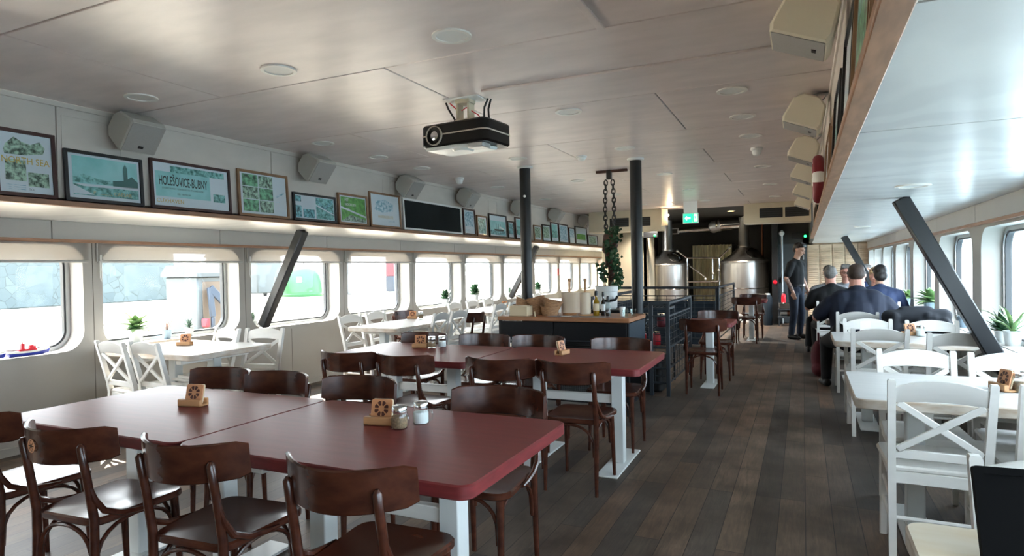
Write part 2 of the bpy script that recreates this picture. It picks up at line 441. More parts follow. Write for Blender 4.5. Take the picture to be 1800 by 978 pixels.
# ---------------------------------------------------------------- mesh building helpers
class B:
    def __init__(self):
        self.v = []; self.f = []; self.fm = []; self.mats = []; self.m = Matrix.Identity(4); self.cur = 0

    def use(self, mm):
        if mm not in self.mats:
            self.mats.append(mm)
        self.cur = self.mats.index(mm)
        return self

    def add(self, vs, fs):
        o = len(self.v)
        for p in vs:
            self.v.append(self.m @ Vector(p))
        for q in fs:
            self.f.append([o + i for i in q]); self.fm.append(self.cur)
        return self

    def box(self, c, s, b=0.0, rot=None):
        hx, hy, hz = s[0] / 2, s[1] / 2, s[2] / 2
        b = min(b, hx * .9, hy * .9, hz * .9)
        T = Matrix.Translation(c) @ (rot if rot is not None else Matrix.Identity(4))
        vs = []; idx = {}
        if b <= 0:
            for x in (-1, 1):
                for y in (-1, 1):
                    for z in (-1, 1):
                        vs.append(T @ Vector((x * hx, y * hy, z * hz)))
            fs = [(0, 1, 3, 2), (4, 6, 7, 5), (0, 4, 5, 1), (2, 3, 7, 6), (0, 2, 6, 4), (1, 5, 7, 3)]
            return self.add(vs, fs)
        for x in (-1, 1):
            for y in (-1, 1):
                for z in (-1, 1):
                    for a in range(3):
                        p = [x * (hx - b), y * (hy - b), z * (hz - b)]
                        p[a] = (x, y, z)[a] * (hx, hy, hz)[a]
                        idx[(x, y, z, a)] = len(vs); vs.append(T @ Vector(p))
        fs = []
        for a in range(3):
            o1, o2 = [k for k in range(3) if k != a]
            for sgn in (-1, 1):
                q = []
                for (u, w) in ((-1, -1), (1, -1), (1, 1), (-1, 1)):
                    k = [0, 0, 0]; k[a] = sgn; k[o1] = u; k[o2] = w
                    q.append(idx[(*k, a)])
                # winding
                flip = (sgn < 0) ^ (a == 1)
                fs.append(q[::-1] if flip else q)
        for a in range(3):          # edges along axis a
            o1, o2 = [k for k in range(3) if k != a]
            for u in (-1, 1):
                for w in (-1, 1):
                    k0 = [0, 0, 0]; k0[a] = -1; k0[o1] = u; k0[o2] = w
                    k1 = list(k0); k1[a] = 1
                    q = [idx[(*k0, o1)], idx[(*k1, o1)], idx[(*k1, o2)], idx[(*k0, o2)]]
                    flip = (u * w < 0) ^ (a == 1)
                    fs.append(q if not flip else q[::-1])
        for x in (-1, 1):
            for y in (-1, 1):
                for z in (-1, 1):
                    q = [idx[(x, y, z, a)] for a in range(3)]
                    fs.append(q if x * y * z > 0 else q[::-1])
        return self.add(vs, fs)

    def b2(self, p0, p1, b=0.0):
        c = [(p0[i] + p1[i]) / 2 for i in range(3)]
        s = [abs(p1[i] - p0[i]) for i in range(3)]
        return self.box(c, s, b)

    def bar(self, p0, p1, w, d, b=0.0, side=None):
        """box along p0->p1, w across 'side', d along the other"""
        p0 = Vector(p0); p1 = Vector(p1)
        z = (p1 - p0); L = z.length; z.normalize()
        s = Vector(side) if side is not None else (Vector((1, 0, 0)) if abs(z.x) < 0.9 else Vector((0, 1, 0)))
        x = (s - z * s.dot(z)).normalized()
        y = z.cross(x)
        rot = Matrix(((x.x, y.x, z.x, 0), (x.y, y.y, z.y, 0), (x.z, y.z, z.z, 0), (0, 0, 0, 1)))
        return self.box((p0 + p1) / 2, (w, d, L), b, rot)

    def tube(self, pts, r, n=8, closed=False, caps=True, flat=1.0, side=None):
        pts = [Vector(p) for p in pts]
        N = len(pts)
        rs = r if isinstance(r, (list, tuple)) else [r] * N
        vs = []; fs = []
        prev = Vector(side) if side is not None else None
        for i, p in enumerate(pts):
            if closed:
                t = pts[(i + 1) % N] - pts[i - 1]
            else:
                t = pts[min(i + 1, N - 1)] - pts[max(i - 1, 0)]
            t.normalize()
            if prev is None:
                prev = Vector((0, 0, 1)) if abs(t.z) < 0.9 else Vector((1, 0, 0))
            u = prev - t * prev.dot(t)
            if u.length < 1e-5:
                u = Vector((0, 1, 0)) - t * t.y
            u.normalize(); w = t.cross(u); prev = u
            for k in range(n):
                a = 2 * PI * k / n
                vs.append(p + (u * math.cos(a) * flat + w * math.sin(a)) * rs[i])
        M_ = N if closed else N - 1
        for i in range(M_):
            j = (i + 1) % N
            for k in range(n):
                k2 = (k + 1) % n
                fs.append((i * n + k, i * n + k2, j * n + k2, j * n + k))
        if caps and not closed:
            fs.append(tuple(range(n))[::-1])
            fs.append(tuple((N - 1) * n + k for k in range(n)))
        return self.add(vs, fs)

    def lathe(self, prof, n=20, c=(0, 0, 0), rot=None, cap=True):
        T = Matrix.Translation(c) @ (rot if rot is not None else Matrix.Identity(4))
        vs = []; fs = []
        for (r, z) in prof:
            for k in range(n):
                a = 2 * PI * k / n
                vs.append(T @ Vector((max(r, 1e-4) * math.cos(a), max(r, 1e-4) * math.sin(a), z)))
        for i in range(len(prof) - 1):
            for k in range(n):
                k2 = (k + 1) % n
                fs.append((i * n + k, i * n + k2, (i + 1) * n + k2, (i + 1) * n + k))
        if cap:
            fs.append(tuple(range(n))[::-1])
            fs.append(tuple((len(prof) - 1) * n + k for k in range(n)))
        return self.add(vs, fs)

    def prism(self, loop, d0, d1, T=None, b=0.0, side_mat=None):
        """loop: CCW 2d points (x,y), extruded z d0..d1, small inset bevel b"""
        T = T if T is not None else Matrix.Identity(4)
        n = len(loop)
        if b > 0:
            cx = sum(p[0] for p in loop) / n; cy = sum(p[1] for p in loop) / n
            ins = inset(loop, b)
            layers = [(ins, d0), (loop, d0 + b), (loop, d1 - b), (ins, d1)]
        else:
            layers = [(loop, d0), (loop, d1)]
        vs = []; fs = []
        for lp, z in layers:
            for p in lp:
                vs.append(T @ Vector((p[0], p[1], z)))
        L = len(layers)
        top = [tuple(range(n))[::-1], tuple((L - 1) * n + k for k in range(n))]
        for i in range(L - 1):
            for k in range(n):
                k2 = (k + 1) % n
                fs.append((i * n + k, i * n + k2, (i + 1) * n + k2, (i + 1) * n + k))
        if side_mat is not None:
            c0 = self.cur
            self.add(vs, top)
            self.use(side_mat); self.add(vs, fs); self.cur = c0
        else:
            self.add(vs, top + fs)
        return self

    def ring(self, outer, inner, d0, d1, T=None):
        T = T if T is not None else Matrix.Identity(4)
        n = len(outer); vs = []; fs = []
        for lp, z in ((outer, d0), (outer, d1), (inner, d1), (inner, d0)):
            for p in lp:
                vs.append(T @ Vector((p[0], p[1], z)))
        for i in range(4):
            j = (i + 1) % 4
            for k in range(n):
                k2 = (k + 1) % n
                fs.append((i * n + k, i * n + k2, j * n + k2, j * n + k))
        return self.add(vs, fs)

    def ell(self, c, r, n=12, m_=8, rot=None):
        T = Matrix.Translation(c) @ (rot if rot is not None else Matrix.Identity(4))
        vs = []; fs = []
        for i in range(1, m_):
            t = PI * i / m_
            for k in range(n):
                a = 2 * PI * k / n
                vs.append(T @ Vector((r[0] * math.sin(t) * math.cos(a), r[1] * math.sin(t) * math.sin(a), -r[2] * math.cos(t))))
        o = len(vs)
        vs.append(T @ Vector((0, 0, -r[2]))); vs.append(T @ Vector((0, 0, r[2])))
        for i in range(m_ - 2):
            for k in range(n):
                k2 = (k + 1) % n
                fs.append((i * n + k, i * n + k2, (i + 1) * n + k2, (i + 1) * n + k))
        for k in range(n):
            fs.append((o, (k + 1) % n, k)); fs.append((o + 1, (m_ - 2) * n + k, (m_ - 2) * n + (k + 1) % n))
        return self.add(vs, fs)

    def cap(self, p0, p1, r0, r1, n=12):
        """tapered capsule"""
        p0 = Vector(p0); p1 = Vector(p1)
        d = (p1 - p0); L = d.length
        if L < 1e-5:
            return self.ell(p0, (r0, r0, r0), n)
        d.normalize()
        pts = []; rs = []
        for k in (80, 60, 40, 20, 0):
            pts.append(p0 - d * r0 * math.sin(R(k))); rs.append(r0 * math.cos(R(k)))
        for k in (0, 20, 40, 60, 80):
            pts.append(p1 + d * r1 * math.sin(R(k))); rs.append(r1 * math.cos(R(k)))
        return self.tube(pts, rs, n)

    def poly(self, pts):
        return self.add(pts, [tuple(range(len(pts)))])

    def mesh(self, name):
        me = bpy.data.meshes.new(name)
        me.from_pydata([tuple(p) for p in self.v], [], self.f)
        for mm in self.mats:
            me.materials.append(mm)
        for i, p in enumerate(me.polygons):
            p.material_index = self.fm[i]
        me.update()
        return me

    def obj(self, name, parent=None, mm=None, loc=None, smooth=38, label=None):
        if mm is not None and not self.mats:
            self.mats = [mm]
        me = self.mesh(name)
        finish(me, smooth)
        return link(name, me, parent, loc, label)


def finish(me, smooth=38):
    import bmesh
    bm = bmesh.new(); bm.from_mesh(me)
    bmesh.ops.recalc_face_normals(bm, faces=bm.faces)
    bm.to_mesh(me); bm.free()
    if smooth:
        me.shade_smooth()
        me.set_sharp_from_angle(angle=R(smooth))


def link(name, me, parent=None, loc=None, label=None):
    o = bpy.data.objects.new(name, me)
    COL.objects.link(o)
    if parent is not None:
        o.parent = parent
    if loc is not None:
        o.location = loc
    if label:
        o['label'] = label
    return o


def inset(loop, b):
    n = len(loop); out = []
    for i in range(n):
        p0 = Vector(loop[i - 1]); p1 = Vector(loop[i]); p2 = Vector(loop[(i + 1) % n])
        e1 = (p1 - p0); e2 = (p2 - p1)
        if e1.length < 1e-7: e1 = e2.copy()
        if e2.length < 1e-7: e2 = e1.copy()
        e1.normalize(); e2.normalize()
        n1 = Vector((-e1.y, e1.x)); n2 = Vector((-e2.y, e2.x))
        nn = (n1 + n2)
        if nn.length < 1e-6: nn = n1
        nn.normalize()
        k = max(0.5, nn.dot(n1))
        out.append(tuple(p1 + nn * (b / k)))
    return out


def rr(x0, y0, x1, y1, r, n=6):
    pts = []
    for cx, cy, a0 in ((x1 - r, y0 + r, -90), (x1 - r, y1 - r, 0), (x0 + r, y1 - r, 90), (x0 + r, y0 + r, 180)):
        for k in range(n + 1):
            a = R(a0 + 90 * k / n)
            pts.append((cx + r * math.cos(a), cy + r * math.sin(a)))
    return pts


def rotz(a):
    return Matrix.Rotation(a, 4, 'Z')


def rx(a): return Matrix.Rotation(R(a), 4, 'X')
def ry(a): return Matrix.Rotation(R(a), 4, 'Y')
def rz(a): return Matrix.Rotation(R(a), 4, 'Z')


# matrices that put a 2-d drawing (u,v) on a wall: TX: u->world Y, v->world Z, depth->+X ; TXm faces -X
TX = Matrix(((0, 0, 1, 0), (1, 0, 0, 0), (0, 1, 0, 0), (0, 0, 0, 1)))
TXm = Matrix(((0, 0, -1, 0), (-1, 0, 0, 0), (0, 1, 0, 0), (0, 0, 0, 1)))
TY = Matrix(((1, 0, 0, 0), (0, 0, -1, 0), (0, 1, 0, 0), (0, 0, 0, 1)))      # u->X, v->Z, depth->-Y


def tag(o, label, cat, group=None, kind=None):
    o['label'] = label
    o['category'] = cat
    if group: o['group'] = group
    if kind: o['kind'] = kind
    return o


def thing(name, label, cat, loc=(0, 0, 0), rz_=0.0, group=None):
    o = bpy.data.objects.new(name, None)
    COL.objects.link(o)
    o.empty_display_size = 0.1
    o.location = loc
    o.rotation_euler = (0, 0, rz_)
    return tag(o, label, cat, group)


def dup(root, loc, rz_=0.0, label=None, group=None):
    r = root.copy(); COL.objects.link(r)
    r.location = loc; r.rotation_euler = (0, 0, rz_)
    if label: r['label'] = label
    if group: r['group'] = group
    for ch in list(root.children):
        c = ch.copy(); COL.objects.link(c); c.parent = r
        for g in list(ch.children):
            d = g.copy(); COL.objects.link(d); d.parent = c
    return r


def struct(o, label=None):
    o['kind'] = 'structure'
    if label: o['label'] = label
    return o


def text_mesh(body, size, mm, T, b, align='LEFT', sx=1.0, bold=0.0):
    """adds flat lettering into builder b with matrix T"""
    cu = bpy.data.curves.new('lettering', 'FONT')
    cu.body = body; cu.size = size; cu.align_x = align; cu.offset = bold
    cu.resolution_u = 3
    ob = bpy.data.objects.new('lettering', cu)
    COL.objects.link(ob)
    dg = bpy.context.evaluated_depsgraph_get()
    me = bpy.data.meshes.new_from_object(ob.evaluated_get(dg))
    b.use(mm)
    S = Matrix.Diagonal((sx, 1, 1, 1))
    b.add([T @ S @ v.co for v in me.vertices], [tuple(p.vertices) for p in me.polygons])
    bpy.data.objects.remove(ob); bpy.data.curves.remove(cu); bpy.data.meshes.remove(me)


def blob(b, name, mm, voxel, parent=None, smooth_it=4, label=None):
    me = b.mesh(name)
    ob = bpy.data.objects.new(name, me); COL.objects.link(ob)
    md = ob.modifiers.new('r', 'REMESH'); md.mode = 'VOXEL'; md.voxel_size = voxel
    if smooth_it:
        s = ob.modifiers.new('s', 'SMOOTH'); s.factor = 0.5; s.iterations = smooth_it
    dg = bpy.context.evaluated_depsgraph_get()
    m2 = bpy.data.meshes.new_from_object(ob.evaluated_get(dg))
    bpy.data.objects.remove(ob); bpy.data.meshes.remove(me)
    m2.materials.clear(); m2.materials.append(mm)
    m2.shade_smooth()
    m2.name = name
    return link(name, m2, parent, None, label)
# ---------------------------------------------------------------- the setting
XL, XR = -5.65, 1.33            # window walls, inner faces
FL, FR = -4.42, 0.18            # fascia faces
ZS, ZC = 1.87, 2.55             # soffit and ceiling height
Y0, Y1 = -3.0, 16.2             # room length
GL = -5.87                      # glass planes
GR = 1.50

b = B().use(M['floor'])
b.poly([(XL - .1, Y0, 0), (XR + .1, Y0, 0), (XR + .1, 20.4, 0), (XL - .1, 20.4, 0)])
struct(b.obj('floor'))
b = B().use(M['floor']); b.box(((XL + XR) / 2, 8.7, -0.16), (7.6, 23.4, 0.3)); struct(b.obj('floor_slab'))

# main ceiling in panels with gaps, dark backing above
yb = [Y0, -2.05, -.8, .45, 1.70, 2.94, 4.20, 5.45, 6.42, 7.3, 8.25, 9.2, 10.15, 11.1, 12.05, 13.0]
b = B()
b.use(M['gap']); b.b2((FL - .05, Y0, ZC + .012), (FR + .05, 13.0, ZC + .12))
b.use(M['ceil'])
for i in range(len(yb) - 1):
    xs = [FL, -3.42, -.88, FR] if i % 2 == 0 else [FL, -2.14, FR]
    for k in range(len(xs) - 1):
        b.b2((xs[k] + .004, yb[i] + .004, ZC), (xs[k + 1] - .004, yb[i + 1] - .004, ZC + .02), .004)
struct(b.obj('ceiling'))
b = B().use(M['ceil'])
b.b2((-1.86, 3.585, ZC - .014), (FR, 3.625, ZC + .001), .004)
b.b2((-.885, 1.75, ZC - .012), (-.845, 2.93, ZC + .001), .004)
struct(b.obj('trim_1'), 'wooden battens across the ceiling panels')

# soffits
for nm, xa, xb, seams in (('ceiling_left_bay', XL, FL - .0, [Y0, -1.6, -.1, .7, 2.2, 3.7, 5.3, 6.9, 8.5, 10.1, 11.7, 13.3, 14.9, 16.5, 18.2, 20.2]), ('ceiling_right_bay', FR, XR, [Y0, -1.5, 0, 1.35, 2.6, 3.95, 5.32, 6.15, 7.4, 8.8, 10.2, 11.6, 13, 14.6, Y1])):
    b = B(); b.use(M['gap']); b.b2((xa - .1 if xa < -1 else xa + .005, Y0, ZS + .01), (xb + .1 if xb > 0 else xb, seams[-1], ZS + .05))
    b.use(M['soffit'])
    for k in range(len(seams) - 1):
        b.b2((xa - .02 if xa < -1 else xa, seams[k] + .003, ZS), (xb, seams[k + 1] - .003, ZS + .018), .003)
    struct(b.obj(nm))

# fascias
for nm, x, s, y1 in (('wall_left_upper', FL, -1, 14.9), ('wall_right_upper', FR, 1, 13.0)):
    b = B(); b.use(M['gap']); b.b2((x + s * .012, Y0, ZS + .02), (x + s * .06, y1, ZC + .02))
    b.use(M['fascia'])
    y = Y0
    while y < y1 - .01:
        yn = min(y + 1.83, y1)
        b.b2((x, y + .003, ZS + .0), (x + s * .014, yn - .003, ZC), .002)
        y = yn
    # cornice strip and shallow access panels
    b.b2((x - s * .012, Y0, ZC - .035), (x + s * .005, y1, ZC), .003)
    for yy in ((2.52, 2.92), (6.0, 6.25), (8.7, 9.0)) if s < 0 else ((2.6, 3.0), (6.4, 6.7)):
        b.ring(rr(yy[0], 2.18, yy[1], 2.47, .004, 1), rr(yy[0] + .005, 2.185, yy[1] - .005, 2.465, .004, 1), 0, .004, Matrix.Translation((x, 0, 0)) @ (TX if s < 0 else TX))
    struct(b.obj(nm))
b = B().use(M['trimwood']); b.b2((FL - .02, Y0, 1.865), (FL + .035, 14.9, 1.90), .004)
struct(b.obj('trim_2'), 'brown wooden ledge along the left fascia')
b = B().use(M['trimwood']); b.b2((FR - .052, Y0, 1.866), (FR + .012, 13.0, 1.888), .004); b.b2((FR - .053, Y0, 1.87), (FR - .045, 13.0, 1.893), .002)
struct(b.obj('trim_3'), 'brown wooden ledge along the right fascia')

# window walls : slab with rounded openings
LW = [(-2.95 + 1.655 * k + .0, -2.95 + 1.655 * k + 1.49) for k in range(-1, 12)]
k0 = 3.53
LW = [(k0 + 1.655 * k, k0 + 1.655 * k + 1.49) for k in range(-3, 10)]
RW = [(y, y + 1.46) for y in (-2.35, -.55, 1.25, 3.05, 4.84, 6.60, 8.33, 10.05, 11.75, 13.3, 14.7)]
RW[-1] = (14.82, 15.9)
WZ0, WZ1 = .765, 1.665


def wall_slab(name, x, thick, sgn, wins, ya, yb_, mm):
    cu = bpy.data.curves.new(name, 'CURVE'); cu.dimensions = '2D'; cu.fill_mode = 'BOTH'; cu.extrude = thick / 2
    def sp(pts):
        s = cu.splines.new('POLY'); s.points.add(len(pts) - 1)
        for p, q in zip(s.points, pts): p.co = (q[0], q[1], 0, 1)
        s.use_cyclic_u = True
    sp([(ya, 0), (yb_, 0), (yb_, ZS), (ya, ZS)])
    for (a, c) in wins:
        sp(rr(a, WZ0, c, WZ1, .17, 7))
    ob = bpy.data.objects.new(name, cu); COL.objects.link(ob)
    dg = bpy.context.evaluated_depsgraph_get()
    me = bpy.data.meshes.new_from_object(ob.evaluated_get(dg))
    bpy.data.objects.remove(ob)
    T = Matrix.Translation((x + sgn * thick / 2, 0, 0)) @ TX
    me.transform(T)
    me.materials.clear(); me.materials.append(mm)
    finish(me, 35)
    return struct(link(name, me))


wall_slab('wall_left', XL, .22, -1, LW, Y0, 20.2, M['wall'])
wall_slab('wall_right', XR, .17, 1, RW, Y0, Y1, M['wall'])

b = B().use(M['wallband'])
for x, s, y1 in ((XL, 1, 20.2), (XR, -1, Y1)):
    y = Y0 - .5
    while y < y1:
        yn = min(y + 1.655, y1)
        b.b2((x, max(y, Y0) + .003, 1.715), (x + s * .012, yn - .003, ZS), .003); y = yn
struct(b.obj('trim_4'), 'grey painted band above the windows')
b = B().use(M['trimwood'])
b.b2((XL, Y0, 1.69), (XL + .03, 20.2, 1.717), .004); b.b2((XR - .03, Y0, 1.69), (XR, Y1, 1.717), .004)
struct(b.obj('trim_5'), 'thin brown wooden strip above the windows')
# seams in the lower walls and mullions
b = B().use(M['gap'])
for k in range(-3, 10):
    y = k0 + 1.655 * k
    b.b2((XL, y - .085, .12), (XL + .0015, y - .081, 1.69)); b.b2((XL, y + .6, .1), (XL + .0015, y + .604, .72))
struct(b.obj('trim_6'), 'thin joints between the wall panels')
b = B().use(M['wall']); b.b2((XL, Y0, 0), (XL + .016, 20.2, .07), .004); struct(b.obj('baseboard_left'))
b = B().use(M['wall']); b.b2((XR - .016, Y0, 0), (XR, Y1, .07), .004); struct(b.obj('baseboard_right'))
# sills
b = B().use(M['wallband'])
b.b2((XR - .07, Y0, WZ0 - .03), (XR + .02, Y1, WZ0 - .005), .006)
struct(b.obj('trim_7'), 'grey sill ledge under the right windows')

wn = 0
for side, wins in (('l', LW), ('r', RW)):
    for (a, c) in wins:
        wn += 1
        x = GL if side == 'l' else GR
        T = Matrix.Translation((x, 0, 0)) @ TX
        o = B().use(M['alu'])
        o.ring(rr(a - .01, WZ0 - .01, c + .01, WZ1 + .01, .18, 7), rr(a + .035, WZ0 + .03, c - .035, WZ1 - .03, .14, 7), -.03, .03, T)
        o.use(M['rubber'])
        o.ring(rr(a + .03, WZ0 + .028, c - .03, WZ1 - .028, .14, 7), rr(a + .05, WZ0 + .045, c - .05, WZ1 - .045, .13, 7), -.02, .022, T)
        w = struct(o.obj('window_%d' % wn), 'aluminium window frame with dark gasket and rounded corners')
        g = B().use(M['glass']); g.prism(rr(a + .036, WZ0 + .031, c - .036, WZ1 - .031, .13, 7), -.003, .003, T)
        g.obj('pane', w)
        xo = x + (-.06 if side == 'l' else .06)
        if c > 0:
            portal('window_daylight_%d' % wn, xo, a, c, WZ0, WZ1, 1 if side == 'l' else -1)

# end walls
b = B().use(M['cream']); b.b2((XL - .2, Y0 - .1, 0), (XR + .2, Y0, ZC + .1)); struct(b.obj('wall_behind_camera'))
b = B().use(M['cream']); b.b2((-4.40, 15.2, 0), (-3.42, 15.3, ZC + .1)); b.b2((-4.46, 14.9, 0), (-4.38, 15.3, ZC + .1), .01); b.b2((-4.46, 15.3, 0), (-4.38, 20.3, ZC + .1)); b.b2((-5.95, 20.2, 0), (-4.38, 20.3, ZC)); b.b2((-3.52, 15.2, 0), (-3.42, 16.1, ZC + .1), .01)
struct(b.obj('wall_left_end'))
b = B().use(M['darkwall'])
b.b2((-3.9, 18.3, 0), (-.5, 18.4, 2.7)); b.b2((-.62, 16.25, 0), (-.52, 18.3, 2.7)); b.b2((-3.9, 16.1, 0), (-3.8, 18.4, 2.7))
b.b2((-.62, 16.2, 0), (.22, 16.3, 2.7)); b.b2((-3.9, 13.0, 2.62), (.2, 18.4, 2.72))
b.b2((.14, 13.05, 1.87), (.2, 16.2, 2.62))
b.b2((-5.7, 13.0, 2.56), (-3.4, 15.3, 2.66))
struct(b.obj('wall_back'))
b = B().use(M['pine'])
for k in range(5):
    xa = .1 + k * .26
    b.b2((xa, 16.14, .03), (xa + .25, 16.2, 1.84), .006)
b.b2((0, 16.2, 0), (XR + .2, 16.3, 2.0))
struct(b.obj('wall_right_end'))
b = B().use(M['pine'])
for k in range(5):
    xa = .1 + k * .26
    for z0_, z1_ in ((.12, .86), (.95, 1.74)):
        n = int((z1_ - z0_) / .045)
        for j in range(n):
            b.box((xa + .125, 16.135, z0_ + (j + .5) * (z1_ - z0_) / n), (.19, .022, .036), .003, rx(-28))
struct(b.obj('trim_8'), 'pale louvred shutter slats on the end wall')
# steel door
b = B().use(M['door']); b.b2((-.52, 16.16, 0), (.05, 16.2, 1.83), .01)
b.ring(rr(-.56, -.02, .09, 1.87, .01, 1), rr(-.5, -.05, .03, 1.81, .01, 1), 0, .05, Matrix.Translation((0, 16.2, 0)) @ TY)
d = struct(b.obj('door_1'), 'grey steel door at the far end')
b = B().use(M['alu']); b.b2((-.47, 16.11, .95), (-.44, 16.16, 1.1), .008); b.tube([(-.455, 16.12, 1.03), (-.455, 16.09, 1.03), (-.36, 16.09, 1.03)], .009)
b.obj('handle', d)
for z in (.4, 1.5):
    b = B().use(M['alu']); b.b2((-.0, 16.13, z), (.03, 16.17, z + .1), .004); b.obj('hinge', d)

# ---------------------------------------------------------------- outside: quay on the left, water on the right
b = B().use(M['concrete']); b.b2((-60, -20, .2), (-7.2, 90, .4)); struct(b.obj('ground_quay'))
b = B().use(M['water']); b.poly([(-7.2, -60, -1.0), (120, -60, -1.0), (120, 160, -1.0), (-7.2, 160, -1.0)]); struct(b.obj('water_surface'))
b = B().use(M['concrete']); b.b2((-7.3, -20, -1.2), (-7.0, 90, .42)); struct(b.obj('wall_quay_edge'))
b = B().use(M['stone']); b.m = Matrix.Translation((-22.4, 5, .4)) @ rz(4)
b.b2((-.5, -30, 0), (0, 12.5, 3.4), .04); b.b2((-.56, -30, 3.4), (.08, 12.5, 3.7), .03)
tag(b.obj('quay_wall'), 'tall masonry retaining wall across the quay', 'wall', kind=None)
# bell-shaped recycling container
t = thing('recycling_bell', 'green bell-shaped recycling container on the quay', 'container', (-19.2, 20.3, .4))
b = B().use(M['bell']); b.lathe([(.86, 0), (.88, .1), (.84, .14), (.83, .5), (.76, .85), (.58, 1.15), (.3, 1.32), (.06, 1.36)], 28); b.obj('shell', t)
b = B().use(M['paper']); b.box((.83 * .6, -.83 * .8 + .0, .72), (.2, .02, .2), 0, rz(36)); b.obj('notice', t)
b = B().use(M['rubber']); b.tube([(-.12, 0, 1.32), (-.1, 0, 1.46), (.1, 0, 1.46), (.12, 0, 1.32)], .025); b.obj('lifting_eye', t)
t = thing('skip_container', 'grey container with slatted lid and green label on the quay', 'container', (-22.3, 20.6, .4))
b = B().use(M['greycont']); b.b2((-2.2, -.7, .12), (1.0, .7, 1.75), .05); b.obj('body', t)
b = B().use(M['greycont']); b.prism([(-2.25, 1.75), (1.05, 1.75), (.7, 2.1), (-1.9, 2.1)], -.75, .75, TY); b.obj('lid', t)
b = B().use(M['signgreen']); b.b2((-.9, -.73, 1.25), (-.1, -.7, 1.6)); b.obj('label_plate', t)
for xx in (-1.9, .7):
    b = B().use(M['rubber']); b.lathe([(.06, -.05), (.1, -.04), (.1, .04), (.06, .05)], 12, (xx, 0, .1), rx(90)); b.obj('wheel', t)
t = thing('dark_wheelie_bin', 'dark grey bin standing right of the green recycling container', 'bin', (-18.3, 21.8, .4))
b = B().use(M['rubber']); b.prism(rr(-.3, -.3, .3, .3, .05, 3), 0, 1.75, None, .03); b.obj('body', t)
b = B().use(M['blacksoft']); b.b2((-.33, -.33, 1.75), (.33, .33, 1.85), .03); b.obj('lid', t)
t = thing('info_post', 'blue and red information panel standing on the quay', 'sign', (-18.2, 25.2, .4))
b = B().use(M['navysign']); b.b2((-.24, -.06, 0), (.24, .06, .75), .02); b.obj('lower_panel', t)
b = B().use(M['rose']); b.b2((-.24, -.06, .75), (.24, .06, 1.75), .02); b.obj('middle_panel', t)
b = B().use(M['navysign']); b.b2((-.24, -.06, 1.75), (.24, .06, 2.25), .02); b.obj('upper_panel', t)
# pale kiosk with bench
t = thing('quay_cabinet', 'pale metal kiosk box outside the second window', 'kiosk', (-9.75, 7.55, .4))
b = B().use(M['kiosk']); b.b2((.05, -.45, 0), (.82, .05, .96), .02); b.obj('body', t)
b = B().use(M['greycont']); b.prism([(.0, .96), (.88, .96), (.88, 1.02), (.75, 1.16), (.15, 1.16), (.0, 1.02)], -.12, .5, TY); b.obj('roof', t)
b = B().use(M['kiosktan']); b.b2((.822, -.36, .06), (.83, -.02, .88), .003); b.obj('side_panel', t)
b = B().use(M['navysign']); b.bar((.98, -.30, .30), (.90, -.28, .78), .05, .10, .01); b.bar((.90, -.28, .78), (1.06, .15, .25), .05, .12, .01); b.bar((.98, -.30, 0), (.98, -.30, .3), .05, .06, .01); b.obj('gangway_arm', t)
b = B().use(M['lifebuoy']); b.b2((.85, -.42, .14), (.97, -.34, .28), .015); b.obj('fire_box', t)
t = thing('mooring_bollard', 'mushroom-shaped mooring bollard on the quay by the second window', 'bollard', (-9.72, 6.27, .4))
b = B().use(M['concretedk']); b.lathe([(.16, 0), (.11, .06), (.1, .22), (.11, .24)], 18); b.obj('post', t)
b = B().use(M['concretedk']); b.lathe([(.1, .22), (.2, .24), (.21, .27), (.16, .32), (.02, .34)], 18); b.obj('cap', t)
# awning hut further along
t = thing('awning_stall', 'stall with a scalloped orange awning outside the far left windows', 'stall', (-8.4, 26.2, .4), R(90))
b = B().use(M['awning'])
for k in range(12):
    b.bar((-1.5 + k * .28, -.9, 1.12), (-1.5 + k * .28, .1, 1.5), .27, .03, .01)
    b.prism([(-1.5 + k * .28 - .135, 0.98), (-1.5 + k * .28, 0.91), (-1.5 + k * .28 + .135, 0.98), (-1.5 + k * .28 + .135, 1.14), (-1.5 + k * .28 - .135, 1.14)], .9, .92, TY)
b.obj('awning', t)
for xx in (-1.5, 1.6):
    b = B().use(M['whitemetal']); b.tube([(xx, -.85, 0), (xx, -.85, 1.15)], .05); b.obj('post', t)
b = B().use(M['hutblue']); b.b2((-1.5, .1, 0), (1.7, .2, 1.5), .01); b.prism([(0.0, 0), (1.3, 0), (1.3, 0.9), (1.0, .85), (.6, .75), (.2, .4)], -.12, -.1, TY); b.obj('back_panel', t)
# ---------------------------------------------------------------- furniture
def seat_loop(wf, wb, yb_, yf, r=.07):
    """rounded trapezoid, CCW"""
    c = [(-wb / 2, yb_), (wb / 2, yb_), (wf / 2, yf), (-wf / 2, yf)]
    out = []
    n = 7
    for i in range(4):
        p = Vector(c[i]); a = Vector(c[i - 1]); d = Vector(c[(i + 1) % 4])
        u = (a - p).normalized(); w = (d - p).normalized()
        rad = r * (1.25 if i >= 2 else .9)
        A = p + u * rad; D = p + w * rad
        for k in range(n + 1):
            t = k / n
            out.append(tuple(A * (1 - t) ** 2 + p * 2 * t * (1 - t) + D * t ** 2))
    return out


